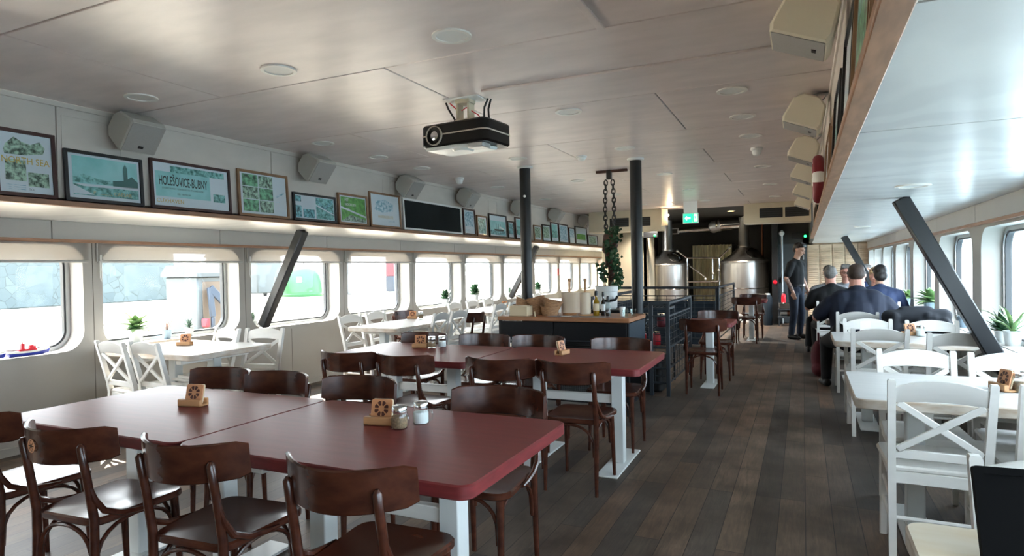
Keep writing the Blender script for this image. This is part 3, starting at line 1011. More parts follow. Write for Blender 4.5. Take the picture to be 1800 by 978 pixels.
def dished(b, loop, z0, z1, dish=.008, bev=.007):
    n = len(loop)
    sc = lambda lp, k: [(p[0] * k, .01 + (p[1] - .01) * k) for p in lp]
    lays = [(inset(loop, bev), z0), (loop, z0 + bev), (loop, z1 - bev), (inset(loop, bev), z1), (sc(loop, .80), z1 - dish * .45), (sc(loop, .45), z1 - dish), (sc(loop, .15), z1 - dish)]
    vs = []; fs = []
    for lp, z in lays:
        vs += [(p[0], p[1], z) for p in lp]
    for i in range(len(lays) - 1):
        for k in range(n):
            k2 = (k + 1) % n
            fs.append((i * n + k, i * n + k2, (i + 1) * n + k2, (i + 1) * n + k))
    fs.append(tuple(range(n))[::-1]); fs.append(tuple((len(lays) - 1) * n + k for k in range(n)))
    b.add(vs, fs)


def arc_pts(p0, p1, top, n=12):
    """inverted U between two points, flattening up to height top"""
    out = []
    p0 = Vector(p0); p1 = Vector(p1)
    for k in range(n + 1):
        t = k / n
        s = math.sin(PI * t) ** .55 if 0 < t < 1 else 0
        u = .5 - .5 * math.cos(PI * t)
        p = p0.lerp(p1, u); p.z = p0.z + (top - p0.z) * s
        out.append(p)
    return out


def make_bistro():
    t = thing('bistro_chair', 'x', 'chair')
    D = M['darkwood']
    b = B().use(D); dished(b, seat_loop(.415, .35, -.195, .215), .432, .464, .010)
    b.obj('seat', t)
    # backrest
    b = B().use(D)
    n = 18; vs = []; fs = []
    for i in range(n + 1):
        x = -.246 + .492 * i / n; q = abs(x) / .246
        yy = -.265 + .135 * q ** 2.0
        slope = .135 * 2.0 * q / .246 * (1 if x > 0 else -1)
        nx, ny = slope / math.hypot(slope, 1), -1 / math.hypot(slope, 1)   # outward back normal
        e = .012 * max(0, (q - .93) / .07)
        zt = .826 - .004 * (1 - q) - e; zb = .683 + .012 * q ** 2 + e
        for (dz, dd) in ((zb, .0), (zb + .005, .007), (zt - .005, .007), (zt, 0), (zt - .005, -.007), (zb + .005, -.007)):
            lean = -(dz - .68) * .10
            vs.append((x + nx * dd, yy + ny * dd + lean, dz))
    for i in range(n):
        for k in range(6):
            k2 = (k + 1) % 6
            fs.append((i * 6 + k, i * 6 + k2, i * 6 + 6 + k2, i * 6 + 6 + k))
    fs.append(tuple(range(6))[::-1]); fs.append(tuple(n * 6 + k for k in range(6)))
    b.add(vs, fs); b.obj('backrest', t)
    for s in (-1, 1):
        b = B().use(D)
        b.tube([(s * .168, -.205, 0), (s * .167, -.198, .15), (s * .166, -.188, .36), (s * .166, -.188, .47), (s * .166, -.210, .62), (s * .166, -.233, .755), (s * .166, -.234, .768)],
               [.0115, .0145, .0175, .0175, .016, .0155, .006], 10, flat=1.0)
        b.obj('leg', t)
    for s in (-1, 1):
        b = B().use(D)
        b.tube([(s * .168, .198, 0), (s * .166, .192, .12), (s * .160, .18, .34), (s * .157, .174, .44)], [.0105, .013, .0175, .019], 10)
        b.obj('leg', t)
    for s in (-1, 1):
        b = B().use(D)
        b.tube([(s * .173, -.207, .60), (s * .182, -.194, .545), (s * .191, -.165, .495), (s * .197, -.10, .464), (s * .202, -.02, .452), (s * .206, .04, .449)],
               [.008, .012, .013, .012, .011, .007], 8)
        b.obj('arm_bracket', t)
    for s in (-1, 1):
        b = B().use(D)
        b.tube(arc_pts((s * .158, -.178, .235), (s * .152, .172, .235), .425), .0085, 8); b.obj('bentwood_brace', t)
    b = B().use(D); b.tube(arc_pts((-.15, -.188, .235), (.15, -.188, .235), .425), .0085, 8); b.obj('bentwood_brace', t)
    b = B().use(D); b.tube(arc_pts((-.145, .176, .235), (.145, .176, .235), .425), .0085, 8); b.obj('bentwood_brace', t)
    return t


def make_white():
    t = thing('cross_back_chair', 'x', 'chair')
    W = M['white']
    b = B().use(M['whiteseat']); dished(b, seat_loop(.43, .39, -.205, .225, .045), .442, .468, .007, .008); b.obj('seat', t)
    for s in (-1, 1):
        b = B().use(W)
        rings = [(s * .182, -.238, 0, .029, .033), (s * .180, -.197, .44, .033, .037), (s * .181, -.207, .52, .033, .036), (s * .186, -.293, .870, .031, .033), (s * .186, -.294, .878, .024, .026)]
        vs = []; fs = []
        for (px, py, pz, wx, wy) in rings:
            vs += [(px - wx / 2, py - wy / 2, pz), (px + wx / 2, py - wy / 2, pz), (px + wx / 2, py + wy / 2, pz), (px - wx / 2, py + wy / 2, pz)]
        for q in range(len(rings) - 1):
            for k in range(4): fs.append((q * 4 + k, q * 4 + (k + 1) % 4, q * 4 + 4 + (k + 1) % 4, q * 4 + 4 + k))
        fs += [(0, 3, 2, 1), tuple(len(rings) * 4 - 4 + k for k in range(4))]
        b.add(vs, fs)
        b.obj('leg', t)
    for s in (-1, 1):
        b = B().use(W); b.bar((s * .184, .192, 0), (s * .178, .178, .445), .034, .034, .004); b.obj('leg', t)
    b = B().use(W)
    n = 12; top = []; bot = []
    for i in range(n + 1):
        x = -.172 + .344 * i / n; q = x / .172
        top.append((x, .845 + .036 * (1 - q * q))); bot.append((x, .772 + .012 * (1 - q * q)))
    T = Matrix(((1, 0, 0, 0), (0, -.232, -1, -.2875 + .232 * .845), (0, 1, 0, 0), (0, 0, 0, 1)))
    b.prism(bot + top[::-1], -.009, .009, T, .003); b.obj('top_rail', t)
    b = B().use(W); b.bar((-.160, -.268, .772), (.160, -.221, .550), .016, .030, .003, side=(0, 1, 0)); b.obj('cross_slat', t)
    b = B().use(W); b.bar((.160, -.272, .772), (-.160, -.225, .550), .016, .030, .003, side=(0, 1, 0)); b.obj('cross_slat', t)
    b = B().use(W); b.bar((-.17, -.212, .527), (.17, -.212, .527), .02, .040, .003, side=(0, 1, 0)); b.obj('lower_rail', t)
    b = B().use(W)
    b.bar((-.17, .178, .415), (.17, .178, .415), .018, .055, .003, side=(0, 1, 0)); b.bar((-.17, -.195, .415), (.17, -.195, .415), .018, .055, .003, side=(0, 1, 0))
    for s in (-1, 1):
        b.bar((s * .178, -.19, .415), (s * .178, .178, .415), .018, .055, .003)
    b.obj('apron', t)
    for s in (-1, 1):
        for z in (.20, .31):
            b = B().use(W); b.tube([(s * .180, -.215, z), (s * .181, .185, z)], .011, 8); b.obj('stretcher', t)
    b = B().use(W); b.tube([(-.178, -.22, .235), (.178, -.22, .235)], .010, 8); b.obj('stretcher', t)
    b = B().use(W); b.bar((-.178, .186, .345), (.178, .186, .345), .018, .035, .003, side=(0, 1, 0)); b.obj('stretcher', t)
    return t


BI = make_bistro(); WH = make_white()
_used = {'b': False, 'w': False}


def bistro(x, y, a, label, group):
    if not _used['b']:
        _used['b'] = True
        BI.location = (x, y, 0); BI.rotation_euler = (0, 0, R(a)); BI['label'] = label; BI['group'] = group
        return BI
    return dup(BI, (x, y, 0), R(a), label, group)


def wchair(x, y, a, label, group):
    if not _used['w']:
        _used['w'] = True
        WH.location = (x, y, 0); WH.rotation_euler = (0, 0, R(a)); WH['label'] = label; WH['group'] = group
        return WH
    return dup(WH, (x, y, 0), R(a), label, group)


def table(name, label, x0, x1, y0, y1, posts, kind='red', group=None, a=0.0, H=.75, low=True):
    cx, cy = (x0 + x1) / 2, (y0 + y1) / 2
    t = thing(name, label, 'table', (cx, cy, 0), R(a), group)
    hx, hy = (x1 - x0) / 2 - .002, (y1 - y0) / 2
    top, edge = {'red': (M['redtop'], M['rededge']), 'white': (M['whitetop'], M['wornedge']), 'cream': (M['creamtop'], M['wornedge'])}[kind]
    b = B().use(top); b.prism(rr(-hx, -hy, hx, hy, .05, 6), H - .048, H, None, .005, edge); b.obj('tabletop', t)
    along = 'y' if (x1 - x0) >= (y1 - y0) * .75 or len(posts) == 1 else 'x'
    pl = min(hy if along == 'y' else hx, .36) - .02
    for p in posts:
        px, py = (p - cx, 0) if along == 'y' else (0, p - cy)
        b = B().use(M['whitemetal']); b.b2((px - .042, py - .042, .012), (px + .042, py + .042, H - .048), .005); b.obj('leg', t)
        b = B().use(M['whitemetal'])
        if along == 'y': b.b2((px - .075, -pl, 0), (px + .075, pl, .014), .004)
        else: b.b2((-pl, py - .075, 0), (pl, py + .075, .014), .004)
        b.obj('foot_plate', t)
        b = B().use(M['white'])
        if along == 'y': b.b2((px - .03, -hy + .08, H - .098), (px + .03, hy - .08, H - .048), .004)
        else: b.b2((-hx + .08, py - .03, H - .098), (hx - .08, py + .03, H - .048), .004)
        b.obj('support_beam', t)
    if len(posts) > 1:
        b = B().use(M['white'])
        for z in ((.43, .49), (H - .12, H - .05)) if low else ((H - .12, H - .05),):
            if along == 'y': b.b2((posts[0] - cx + .04, -.02, z[0]), (posts[-1] - cx - .04, .02, z[1]), .004)
            else: b.b2((-.02, posts[0] - cy + .04, z[0]), (.02, posts[-1] - cy - .04, z[1]), .004)
        b.obj('cross_rail', t)
    return t


# near and second rows of oxblood tables
table('red_table', 'oxblood red table at front left, long left half of the nearest pair', -3.42, -2.20, 1.63, 2.50, (-3.05, -2.45), group='red tables in the dining rows')
table('red_table', 'oxblood red table nearest the camera, right half with glass shakers and holder', -2.20, -.91, 1.63, 2.50, (-1.86, -1.22), group='red tables in the dining rows')
table('red_table', 'second row oxblood table, left half reaching toward the wall socket', -3.43, -2.165, 3.82, 4.72, (-3.05, -2.5), group='red tables in the dining rows', a=1)
table('red_table', 'second row oxblood table, right half ending beside the aisle', -2.16, -.945, 3.90, 4.80, (-1.80, -1.20), group='red tables in the dining rows', a=.6)

G1 = 'dark bistro chairs at the nearest red tables'
G2 = 'dark bistro chairs at the second row of red tables'
for x, y, a, l in ((-1.30, 1.70, 2, 'dark brown bistro chair nearest the camera, back turned, front right of the near red table'),
                   (-2.00, 1.70, 4, 'dark brown bistro chair, back turned, at the seam of the two near red tables'),
                   (-2.66, 1.67, 4, 'dark brown bistro chair, back turned, with round orange wheel emblem on its backrest'),
                   (-3.33, 1.69, 3, 'dark brown bistro chair cut off by the left edge of the photo'),
                   (-1.325, 2.525, 181, 'dark brown bistro chair tucked behind near red table, seat visible under its right end'),
                   (-2.17, 2.55, 180, 'dark brown bistro chair facing camera behind near red table, beside the glass shakers'),
                   (-2.74, 2.52, 178, 'dark brown bistro chair facing camera behind near red table, left of the table seam'),
                   (-3.18, 2.52, 181, 'dark brown bistro chair facing camera behind near left red table, by white cross-back chairs')):
    c = bistro(x, y, a, l, G1)
    if 'emblem' in l:
        b = B().use(M['coaster'])
        # small wheel emblem on the back face of the backrest, left side
        x0_, z0_ = -.035, .757
        q = .035 / .246; yy = -.265 + .135 * q ** 2.0 - .0085 - .0077 - .0030
        Te = Matrix.Translation((x0_, yy, z0_)) @ rz(-9) @ TY
        b.ring([(.026 * math.cos(2 * PI * k / 20), .026 * math.sin(2 * PI * k / 20)) for k in range(20)], [(.021 * math.cos(2 * PI * k / 20), .021 * math.sin(2 * PI * k / 20)) for k in range(20)], 0, .0012, Te)
        for k in range(8):
            a0 = 2 * PI * k / 8
            b.prism([(.006 * math.cos(a0 + .2), .006 * math.sin(a0 + .2)), (.019 * math.cos(a0 + .12), .019 * math.sin(a0 + .12)), (.019 * math.cos(a0 + .62), .019 * math.sin(a0 + .62))], 0, .0012, Te)
        b.obj('wheel_emblem', c, label='orange ship wheel emblem')
for x, y, a, l in ((-3.03, 3.80, 3, 'dark bistro chair, back turned, leftmost of the front side of the second row'),
                   (-2.53, 3.80, -2, 'dark bistro chair, back turned, second from left on the front of the second row'),
                   (-1.82, 3.84, 2, 'dark bistro chair, back turned, second from the aisle on the front of the second row'),
                   (-1.32, 3.86, 0, 'dark bistro chair, back turned, nearest the aisle on the front of the second row'),
                   (-3.17, 4.74, 180, 'dark bistro chair facing camera, leftmost behind the second row, beside the shakers'),
                   (-2.55, 4.76, 182, 'dark bistro chair facing camera behind the second row, second from left'),
                   (-2.06, 4.79, 178, 'dark bistro chair facing camera behind the second row, in front of the counter drawers'),
                   (-1.33, 4.78, 181, 'dark bistro chair facing camera behind the second row, nearest the aisle')):
    bistro(x, y, a, l, G2)

# small bistro tables beside the stair railing
table('small_red_table', 'small red bistro table beside the stair railing, nearer one', -1.26, -.72, 7.35, 7.98, (-1.0,), group='small red tables by the railing')
table('small_red_table', 'small red bistro table near the brewing tanks, further one', -1.10, -.60, 12.2, 12.8, (-.88,), group='small red tables by the railing')
G3 = 'dark bistro chairs at the small red tables'
bistro(-1.0, 7.19, 2, 'dark bistro chair, back turned, at the nearer small red table by the railing', G3)
bistro(-.98, 8.15, 180, 'dark bistro chair facing camera behind the nearer small red table by the railing', G3)
bistro(-.92, 12.05, 0, 'dark bistro chair, back turned, at the further small red table by the tanks', G3)
bistro(-.88, 12.95, 182, 'dark bistro chair facing camera behind the further small red table by the tanks', G3)

# white tables, right-hand bay
GT = 'white tables in the right bay'
table('white_table', 'cream worn table corner at bottom right edge carrying the black framed board', .22, 1.26, 1.0, 1.84, (.5, 1.0), 'cream', GT)
table('white_table', 'white table at right, nearest whole one, with jars and coaster holder', .22, 1.26, 3.40, 4.27, (.52, 1.0), 'white', GT)
table('white_table', 'white table at right, second one, behind the slanted steel brace', .23, 1.26, 5.87, 6.69, (.5, 1.0), 'white', GT)
table('white_table', 'white table at right where the big man in navy sits', .23, 1.26, 8.02, 8.85, (.5, 1.0), 'white', GT)
table('white_table', 'white table furthest back at right between the seated guests', .23, 1.26, 10.12, 10.97, (.5, 1.0), 'white', GT)
GWR = 'white cross-back chairs in the right bay'
for x, y, a, l in ((.60, 1.75, 180, 'white cross-back chair facing camera behind the black framed board at bottom right'),
                   (.545, 3.53, -1, 'white cross-back chair in right foreground, back turned, beside the aisle'),
                   (1.02, 3.55, 0, 'white cross-back chair at right picture edge, back turned, at the table with jars'),
                   (.60, 4.08, 180, 'white cross-back chair facing camera behind the near white table, aisle side'),
                   (1.05, 4.05, 180, 'white cross-back chair facing camera behind the near white table, window side'),
                   (.54, 5.98, 1, 'white cross-back chair, back turned, at the second white table, aisle side'),
                   (1.01, 5.76, 3, 'white cross-back chair, back turned, at the second white table, under the brace'),
                   (.54, 6.38, 180, 'white cross-back chair facing camera at the second white table, with a paper card on it'),
                   (1.03, 6.30, 180, 'white cross-back chair facing camera at the second white table, window side'),
                   (.52, 7.86, 0, 'white cross-back chair that the big man in navy is sitting on'),
                   (1.02, 7.72, 0, 'white cross-back chair buried under black jackets by the window'),
                   (.37, 9.97, 0, 'white cross-back chair that the man in the black printed shirt sits on'),
                   (.96, 9.93, 0, 'white cross-back chair that the person in the blue jacket sits on'),
                   (.38, 11.30, 180, 'white cross-back chair that the man in grey sits on'),
                   (.66, 12.04, 180, 'white cross-back chair that the smiling person in the middle sits on'),
                   (1.02, 11.30, 180, 'white cross-back chair that the fair-haired guest sits on'),
                   (1.02, 12.70, 180, 'white cross-back chair that the masked guest sits on')):
    wchair(x, y, a, l, GWR)

# white tables, left-hand bay
GTL = 'white tables in the left bay'
table('white_table', 'white table by the second left window with a coaster holder', -5.60, -4.44, 3.46, 4.32, (-5.2, -4.7), 'white', GTL)
table('white_table', 'white table by the fourth left window, nearer half of the joined pair', -4.87, -4.15, 5.85, 6.84, (6.1, 6.6), 'white', GTL)
table('white_table', 'white table by the fifth left window, further half of the joined pair', -4.87, -4.15, 6.845, 7.83, (7.1, 7.6), 'white', GTL)
table('white_table', 'white table beyond the first joined pair on the left, nearer of two', -4.98, -4.25, 8.35, 9.3, (8.6, 9.05), 'white', GTL)
table('white_table', 'white table beyond the first joined pair on the left, further of two', -4.98, -4.25, 9.305, 10.25, (9.5, 10.0), 'white', GTL)
table('white_table', 'white table furthest away on the left, behind the bread baskets', -4.95, -4.2, 11.0, 12.6, (11.3, 12.2), 'white', GTL)
GWL = 'white cross-back chairs in the left bay'
for x, y, a, l in ((-5.01, 3.48, -5, 'white cross-back chair, back turned, leftmost at the table by the second left window'),
                   (-4.66, 3.52, -5, 'white cross-back chair, back turned, second from left at the table by the second left window'),
                   (-5.11, 4.06, 170, 'white cross-back chair facing camera behind the table by the second left window'),
                   (-4.59, 4.14, 193, 'white cross-back chair at table corner under the third left window and slanted brace'),
                   (-4.72, 6.08, -92, 'white cross-back chair with back to the wall, nearer one at the long left table'),
                   (-4.74, 6.62, -90, 'white cross-back chair with back to the wall, second one at the long left table'),
                   (-4.33, 6.63, 92, 'white cross-back chair with back to the room, nearer one at the long left table'),
                   (-4.33, 7.08, 90, 'white cross-back chair with back to the room, beside the dark chair on the left'),
                   (-4.45, 8.55, 90, 'white cross-back chair with back to the room, left of the paper box on the counter'),
                   (-4.45, 9.05, 91, 'white cross-back chair with back to the room, just behind the bread baskets'),
                   (-4.78, 8.72, -90, 'white cross-back chair with back to the window wall, behind the dark chair'),
                   (-4.80, 9.35, -90, 'bright white cross-back chair under the window plant with green leaves'),
                   (-4.80, 9.95, -88, 'bright white cross-back chair under the sixth left window'),
                   (-4.40, 9.75, 90, 'white cross-back chair far left, hidden mostly by bread baskets'),
                   (-4.75, 11.3, -90, 'bright white cross-back chair right of the left black pole'),
                   (-4.75, 12.1, -90, 'bright white cross-back chair behind the paper roll stands'),
                   (-4.38, 11.5, 90, 'white cross-back chair at the furthest left table, room side')):
    wchair(x, y, a, l, GWL)
bistro(-4.22, 7.53, 90, 'dark bistro chair with back to the room among white chairs on the left', 'dark bistro chairs among the white chairs')
bistro(-5.04, 7.50, -90, 'dark bistro chair with back to the wall among white chairs on the left', 'dark bistro chairs among the white chairs')
# ---------------------------------------------------------------- blinds on the left windows
ordw = ['first', 'second', 'third', 'fourth', 'fifth', 'sixth', 'seventh', 'eighth', 'ninth', 'tenth', 'eleventh', 'twelfth']
vis = [w for w in LW if w[1] > 1.9]
for k, (a, c) in enumerate(vis):
    t = thing('roller_blind', '%s roller blind from the left, rolled up at the top of its left-hand window' % ordw[k], 'blind', (XL, (a + c) / 2, 1.69), 0, 'roller blinds of the left windows')
    w = (c - a) / 2 + .045
    b = B().use(M['blind']); b.b2((.012, -w, -.155), (.014, w, -.002)); b.obj('fabric', t)
    b = B().use(M['blindbar']); b.b2((.004, -w, -.172), (.024, w, -.150), .005); b.obj('bottom_bar', t)
    b = B().use(M['blindbar']); b.b2((.003, -w - .012, -.16), (.02, -w, 0), .002); b.obj('side_guide', t)
    b = B().use(M['paper']); b.tube([(.02, -w + .02, -.1), (.022, -w + .012, -.3), (.022, -w + .02, -.335), (.022, -w + .028, -.3), (.02, -w + .03, -.1)], .0035, 6); b.obj('pull_cord', t)

# ---------------------------------------------------------------- braces and poles
def brace(name, label, p0, p1, w=.10, d=.10, face=None):
    b = B().use(M['brace'])
    b.bar(p0, p1, d, w, .008, side=(0, 1, 0))
    o = b.obj(name); tag(o, label, 'brace', 'slanted steel braces')
    return o


brace('steel_brace', 'dark slanted steel brace in front of the third left window', (-4.98, 5.30, 1.865), (-5.60, 5.30, .80))
brace('steel_brace', 'grey slanted brace far left, behind the left black pole', (-4.98, 12.0, 1.865), (-5.60, 12.0, .80))
brace('steel_brace', 'large dark slanted steel brace at right, crossing the window wall', (.65, 5.37, 1.865), (1.275, 5.42, .62), .105, .12)
brace('steel_brace', 'smaller dark slanted brace at right, above the heads of the guests', (.65, 12.3, 1.865), (1.275, 12.3, .62), .105, .12)

for x, y, l in ((-1.60, 6.62, 'right black steel pole standing behind the end of the counter'), (-2.83, 6.50, 'left black steel pole rising behind the bread baskets')):
    t = thing('steel_pole', l, 'pole', (x, y, 0), 0, 'black steel poles')
    b = B().use(M['black']); b.lathe([(.062, 0), (.062, 2.53)], 24); b.obj('shaft', t)
    b = B().use(M['downlight']); b.lathe([(.063, 2.525), (.085, 2.53), (.09, 2.548), (.063, 2.549)], 24); b.obj('ceiling_collar', t)
    if x < -2:
        b = B().use(M['paper']); b.lathe([(.014, 0), (.014, .012), (.005, .018)], 12, (.02, -.058, 2.21), rx(90)); b.obj('cap_screw', t)

# ---------------------------------------------------------------- ceiling fittings
def lightrow():
    L = []
    for yy in (2.69, 4.38, 5.18, 5.98, 7.9, 9.7, 11.5):
        for xx in (-3.86, -2.68, -1.55, -.41):
            L.append((xx, yy))
    return L


dl = None
names_x = {-3.86: 'by the left fascia', -2.68: 'left of the middle', -1.55: 'right of the middle', -.41: 'by the right fascia'}
rows = [2.69, 4.38, 5.18, 5.98, 7.9, 9.7, 11.5]
rown = ['nearest', 'second', 'third', 'fourth', 'fifth', 'sixth', 'seventh']
for (xx, yy) in lightrow():
    if (xx, yy) in ((-2.68, 5.18), (-1.55, 5.18), (-.41, 2.69), (-2.68, 4.38)):
        continue
    l = 'round white recessed ceiling light %s, in the %s row from the camera' % (names_x[xx], rown[rows.index(yy)])
    if dl is None:
        dl = thing('ceiling_light', l, 'ceiling light', (xx, yy, ZC), 0, 'recessed ceiling lights')
        b = B().use(M['white']); b.ring([(.098 * math.cos(2 * PI * k / 32), .098 * math.sin(2 * PI * k / 32)) for k in range(32)], [(.078 * math.cos(2 * PI * k / 32), .078 * math.sin(2 * PI * k / 32)) for k in range(32)], -.008, .004); b.obj('rim', dl)
        b = B().use(M['downlight']); b.lathe([(.079, -.003), (.079, .003)], 32); b.obj('diffuser', dl)
    else:
        dup(dl, (xx, yy, ZC), 0, l)
for i, (x, y) in enumerate(((.62, 4.55), (.7, 9.3))):
    dup(dl, (x, y, ZS), 0, ('round recessed light in the white ceiling of the right bay, nearer the big brace', 'round recessed light in the white ceiling of the right bay, far away')[i])
for x, y, l in ((-.40, 6.63, 'white dome smoke detector on the right side of the ceiling'), (-3.88, 6.86, 'white dome smoke detector above the chalkboard on the left'), (-2.06, 6.2, 'small flat white sensor on the ceiling between the two poles')):
    t = thing('smoke_detector', l, 'smoke detector', (x, y, ZC), 0, 'ceiling detectors')
    k = .6 if 'flat' in l else 1
    b = B().use(M['paper']); b.lathe([(.055, 0), (.058, -.02 * k), (.05, -.03 * k)], 20); b.obj('base', t)
    b = B().use(M['paper']); b.lathe([(.045, -.028 * k), (.042, -.055 * k), (.03, -.075 * k), (.008, -.082 * k)], 20); b.obj('dome', t)

# ---------------------------------------------------------------- loudspeakers
def speaker(name, label, side, y, z, cream, group, first=[None, None]):
    i = 0 if side < 0 else 1
    if first[i] is not None:
        dup(first[i], ((FL if side < 0 else FR), y, z), 0, label)
        return
    t = thing('ceiling_speaker', label, 'speaker', ((FL if side < 0 else FR), y, z), 0, group)
    first[i] = t
    s = -side         # points into the room
    mm = M['speakercream'] if cream else M['speaker']
    # hexagon profile extruded along y, tapering; tilted down into the room
    b = B().use(mm)
    tilt = Matrix.Translation((s * .15, 0, -.0)) @ ry(s * (38 if side < 0 else 68))
    b.m = tilt
    prof_back = [(-.075, -.075), (-.075, .075)]
    n = 0
    ys = [(-.135, .74), (-.125, .86), (.125, .86), (.135, .74)]
    base = [(-.105, -.05), (-.06, -.105), (.075, -.125), (.105, -.115), (.105, .115), (.075, .125), (-.06, .105), (-.105, .05)]
    vs = []; fs = []
    for zz, k in ((-.13, .90), (-.118, 1.0), (.118, 1.0), (.13, .90)):
        for p in base: vs.append((p[0] * k * s, zz, p[1] * k))
    m_ = len(base)
    for q in range(3):
        for k in range(m_):
            k2 = (k + 1) % m_
            fs.append((q * m_ + k, q * m_ + k2, (q + 1) * m_ + k2, (q + 1) * m_ + k))
    fs.append(tuple(range(m_))[::-1]); fs.append(tuple(3 * m_ + k for k in range(m_)))
    b.add(vs, fs); b.obj('cabinet', t, smooth=25)
    b = B().use(M['grille']); b.m = tilt; b.b2((s * .1035, -.122, -.109), (s * .108, .122, .109), .004)
    g = b.obj('grille', t)
    b = B().use(M['blacksoft']); b.m = tilt; b.b2((s * .108, -.018, -.075), (s * .111, .018, -.057)); b.obj('badge', g)
    b = B().use(M['blacksoft']); b.m = tilt; b.lathe([(.006, -.1285), (.006, -.132)], 10, (0, 0, 0), rx(90)); b.obj('side_bolt', t)
    b = B().use(M['alu']); b.box((s * .05, 0, .125), (.10, .05, .008), .002); b.bar((s * .09, 0, .125), (s * .11, 0, .05), .03, .006); b.tube([(s * .02, .05, .13), (s * .03, .09, .12), (s * .06, .08, .09), (s * .1, .05, .08)], .004, 6)
    b.obj('bracket', t)


SPL = [2.93, 4.74, 6.33, 7.77, 9.55, 11.25, 13.0]
for k, y in enumerate(SPL):
    speaker('s', '%s white loudspeaker from the left along the left fascia, hung under the ceiling' % ordw[k], -1, y, 2.42, False, 'loudspeakers on the left fascia')
SPR = [2.95, 4.75, 6.25, 7.75, 9.5, 11.3, 12.8]
for k, y in enumerate(SPR):
    speaker('s', '%s cream loudspeaker counting from the camera along the right fascia' % (['nearest large'] + ordw[1:])[k], 1, y, 2.42, True, 'loudspeakers on the right fascia')

# ---------------------------------------------------------------- projector
t = thing('projector', 'black ceiling projector with pale lens ring hanging from the ceiling', 'projector', (-2.06, 3.74, ZC), 0)
pr = Matrix.Translation((0, 0, -.25)) @ rz(-6)
b = B().use(M['projblack']); b.m = pr
b.prism(rr(-.265, -.16, .265, .17, .05, 5), -.075, .075, None, .012); b.obj('housing', t)
b = B().use(M['projline']); b.m = pr; b.ring(rr(-.268, -.163, .268, .173, .05, 5), rr(-.262, -.157, .262, .167, .05, 5), -.004, .004); b.obj('trim_line', t)
b = B().use(M['projline']); b.m = pr; b.ring([(.064 * math.cos(2 * PI * k / 28), .064 * math.sin(2 * PI * k / 28)) for k in range(28)], [(.0595 * math.cos(2 * PI * k / 28), .0595 * math.sin(2 * PI * k / 28)) for k in range(28)], 0, .02, Matrix.Translation((-.14, -.155, -.005)) @ TY)
lr = b.obj('lens_ring', t)
b = B().use(M['projblack']); b.m = pr; b.lathe([(.058, 0), (.058, .012), (.035, .01), (.022, .005)], 24, (-.14, -.155, -.005), rx(90)); b.obj('lens_barrel', lr)
b = B().use(M['chrome']); b.m = pr; b.lathe([(.034, .0), (.030, .012), (.018, .016), (.004, .018)], 18, (-.14, -.155, -.005), rx(90)); b.obj('lens', lr)
b = B().use(M['whitemetal']); b.m = pr; b.prism([(-.22, -.15), (.02, -.15), (.16, -.1), (.2, .08), (-.2, .1)], -.1, -.074, None, .006); b.lathe([(.06, -.112), (.075, -.1)], 24, (.02, -.06, 0)); b.obj('underside_plate', t)
b = B().use(M['alu']); b.m = pr; b.b2((.10, -.13, -.108), (.22, -.03, -.074), .006); b.obj('connector_block', t)
b = B().use(M['cream']); b.b2((-.06, -.05, -.18), (.06, .05, -.14), .005); b.b2((-.05, -.04, -.14), (-.035, .04, -.03), .002); b.b2((.035, -.04, -.14), (.05, .04, -.03), .002); b.b2((-.055, -.045, -.03), (.055, .045, -.004), .004)
b.obj('mounting_bracket', t)
b = B().use(M['paper']); b.box((0, 0, -.002), (.26, .16, .006), .001); b.obj('ceiling_plate', t)
b = B().use(M['red']); b.tube([(-.12, .0, -.01), (-.06, .03, -.07), (.02, -.02, -.06), (.09, .02, -.11), (.12, .05, -.18)], .004, 6)
b.obj('red_wiring', t)
for pts in ([(-.15, 0, -.005), (-.13, 0, -.05), (-.09, .01, -.12), (-.07, .02, -.2)], [(.16, .03, -.005), (.13, .03, -.06), (.12, .04, -.13), (.13, .05, -.19)], [(.17, .05, -.005), (.15, .05, -.07), (.15, .06, -.18)]):
    b = B().use(M['blacksoft']); b.tube(pts, .007, 8); b.obj('cable', t)

# ---------------------------------------------------------------- pictures on the left fascia
def picture(name, label, y0, z0, y1, z1, fr, paint, side=-1, fw=.022, group='framed pictures on the left fascia', cat='picture', lean=3.2, glass=True):
    """frame standing on the ledge; paint(b, w, h) draws inside (0..w, 0..h)"""
    W, H = y1 - y0, z1 - z0
    if side < 0:
        base = Matrix.Translation((FL + .032, y0, z0)) @ ry(-lean) @ TX
    else:
        base = Matrix.Translation((FR - .030, y1, 1.893)) @ ry(lean) @ TXm
    t = thing(name, label, cat, (0, 0, 0), 0, group)
    t.location = base.translation
    L = Matrix.Translation(-base.translation) @ base
    b = B().use(fr); b.ring(rr(0, 0, W, H, .002, 1), rr(fw, fw, W - fw, H - fw, .001, 1), -.012, .008, L); b.obj('frame', t)
    b = B(); b.m = L @ Matrix.Translation((fw, fw, -.004))
    w, h = W - 2 * fw, H - 2 * fw
    paint(b, w, h)
    b.obj('print', t, smooth=0)
    if glass:
        b = B().use(M['picglass']); b.m = L; b.b2((fw, fw, .001), (W - fw, H - fw, .003)); b.obj('glazing', t)
    return t


def rect(b, mm, x0, y0, x1, y1, lay=0):
    b.use(mm); z = lay * .0006
    b.add([(x0, y0, z), (x1, y0, z), (x1, y1, z), (x0, y1, z)], [(0, 1, 2, 3)])


def pg(b, mm, pts, lay=1):
    b.use(mm); z = lay * .0006
    b.add([(x, y, z) for x, y in pts], [tuple(range(len(pts)))])


def txt(b, s, size, mm, x, y, lay=3, align='LEFT', sx=1.0, bold=0.0):
    m0 = b.m; 
    text_mesh(s, size, mm, Matrix.Translation((x, y, lay * .0006)), b, align, sx, bold)
    b.m = m0


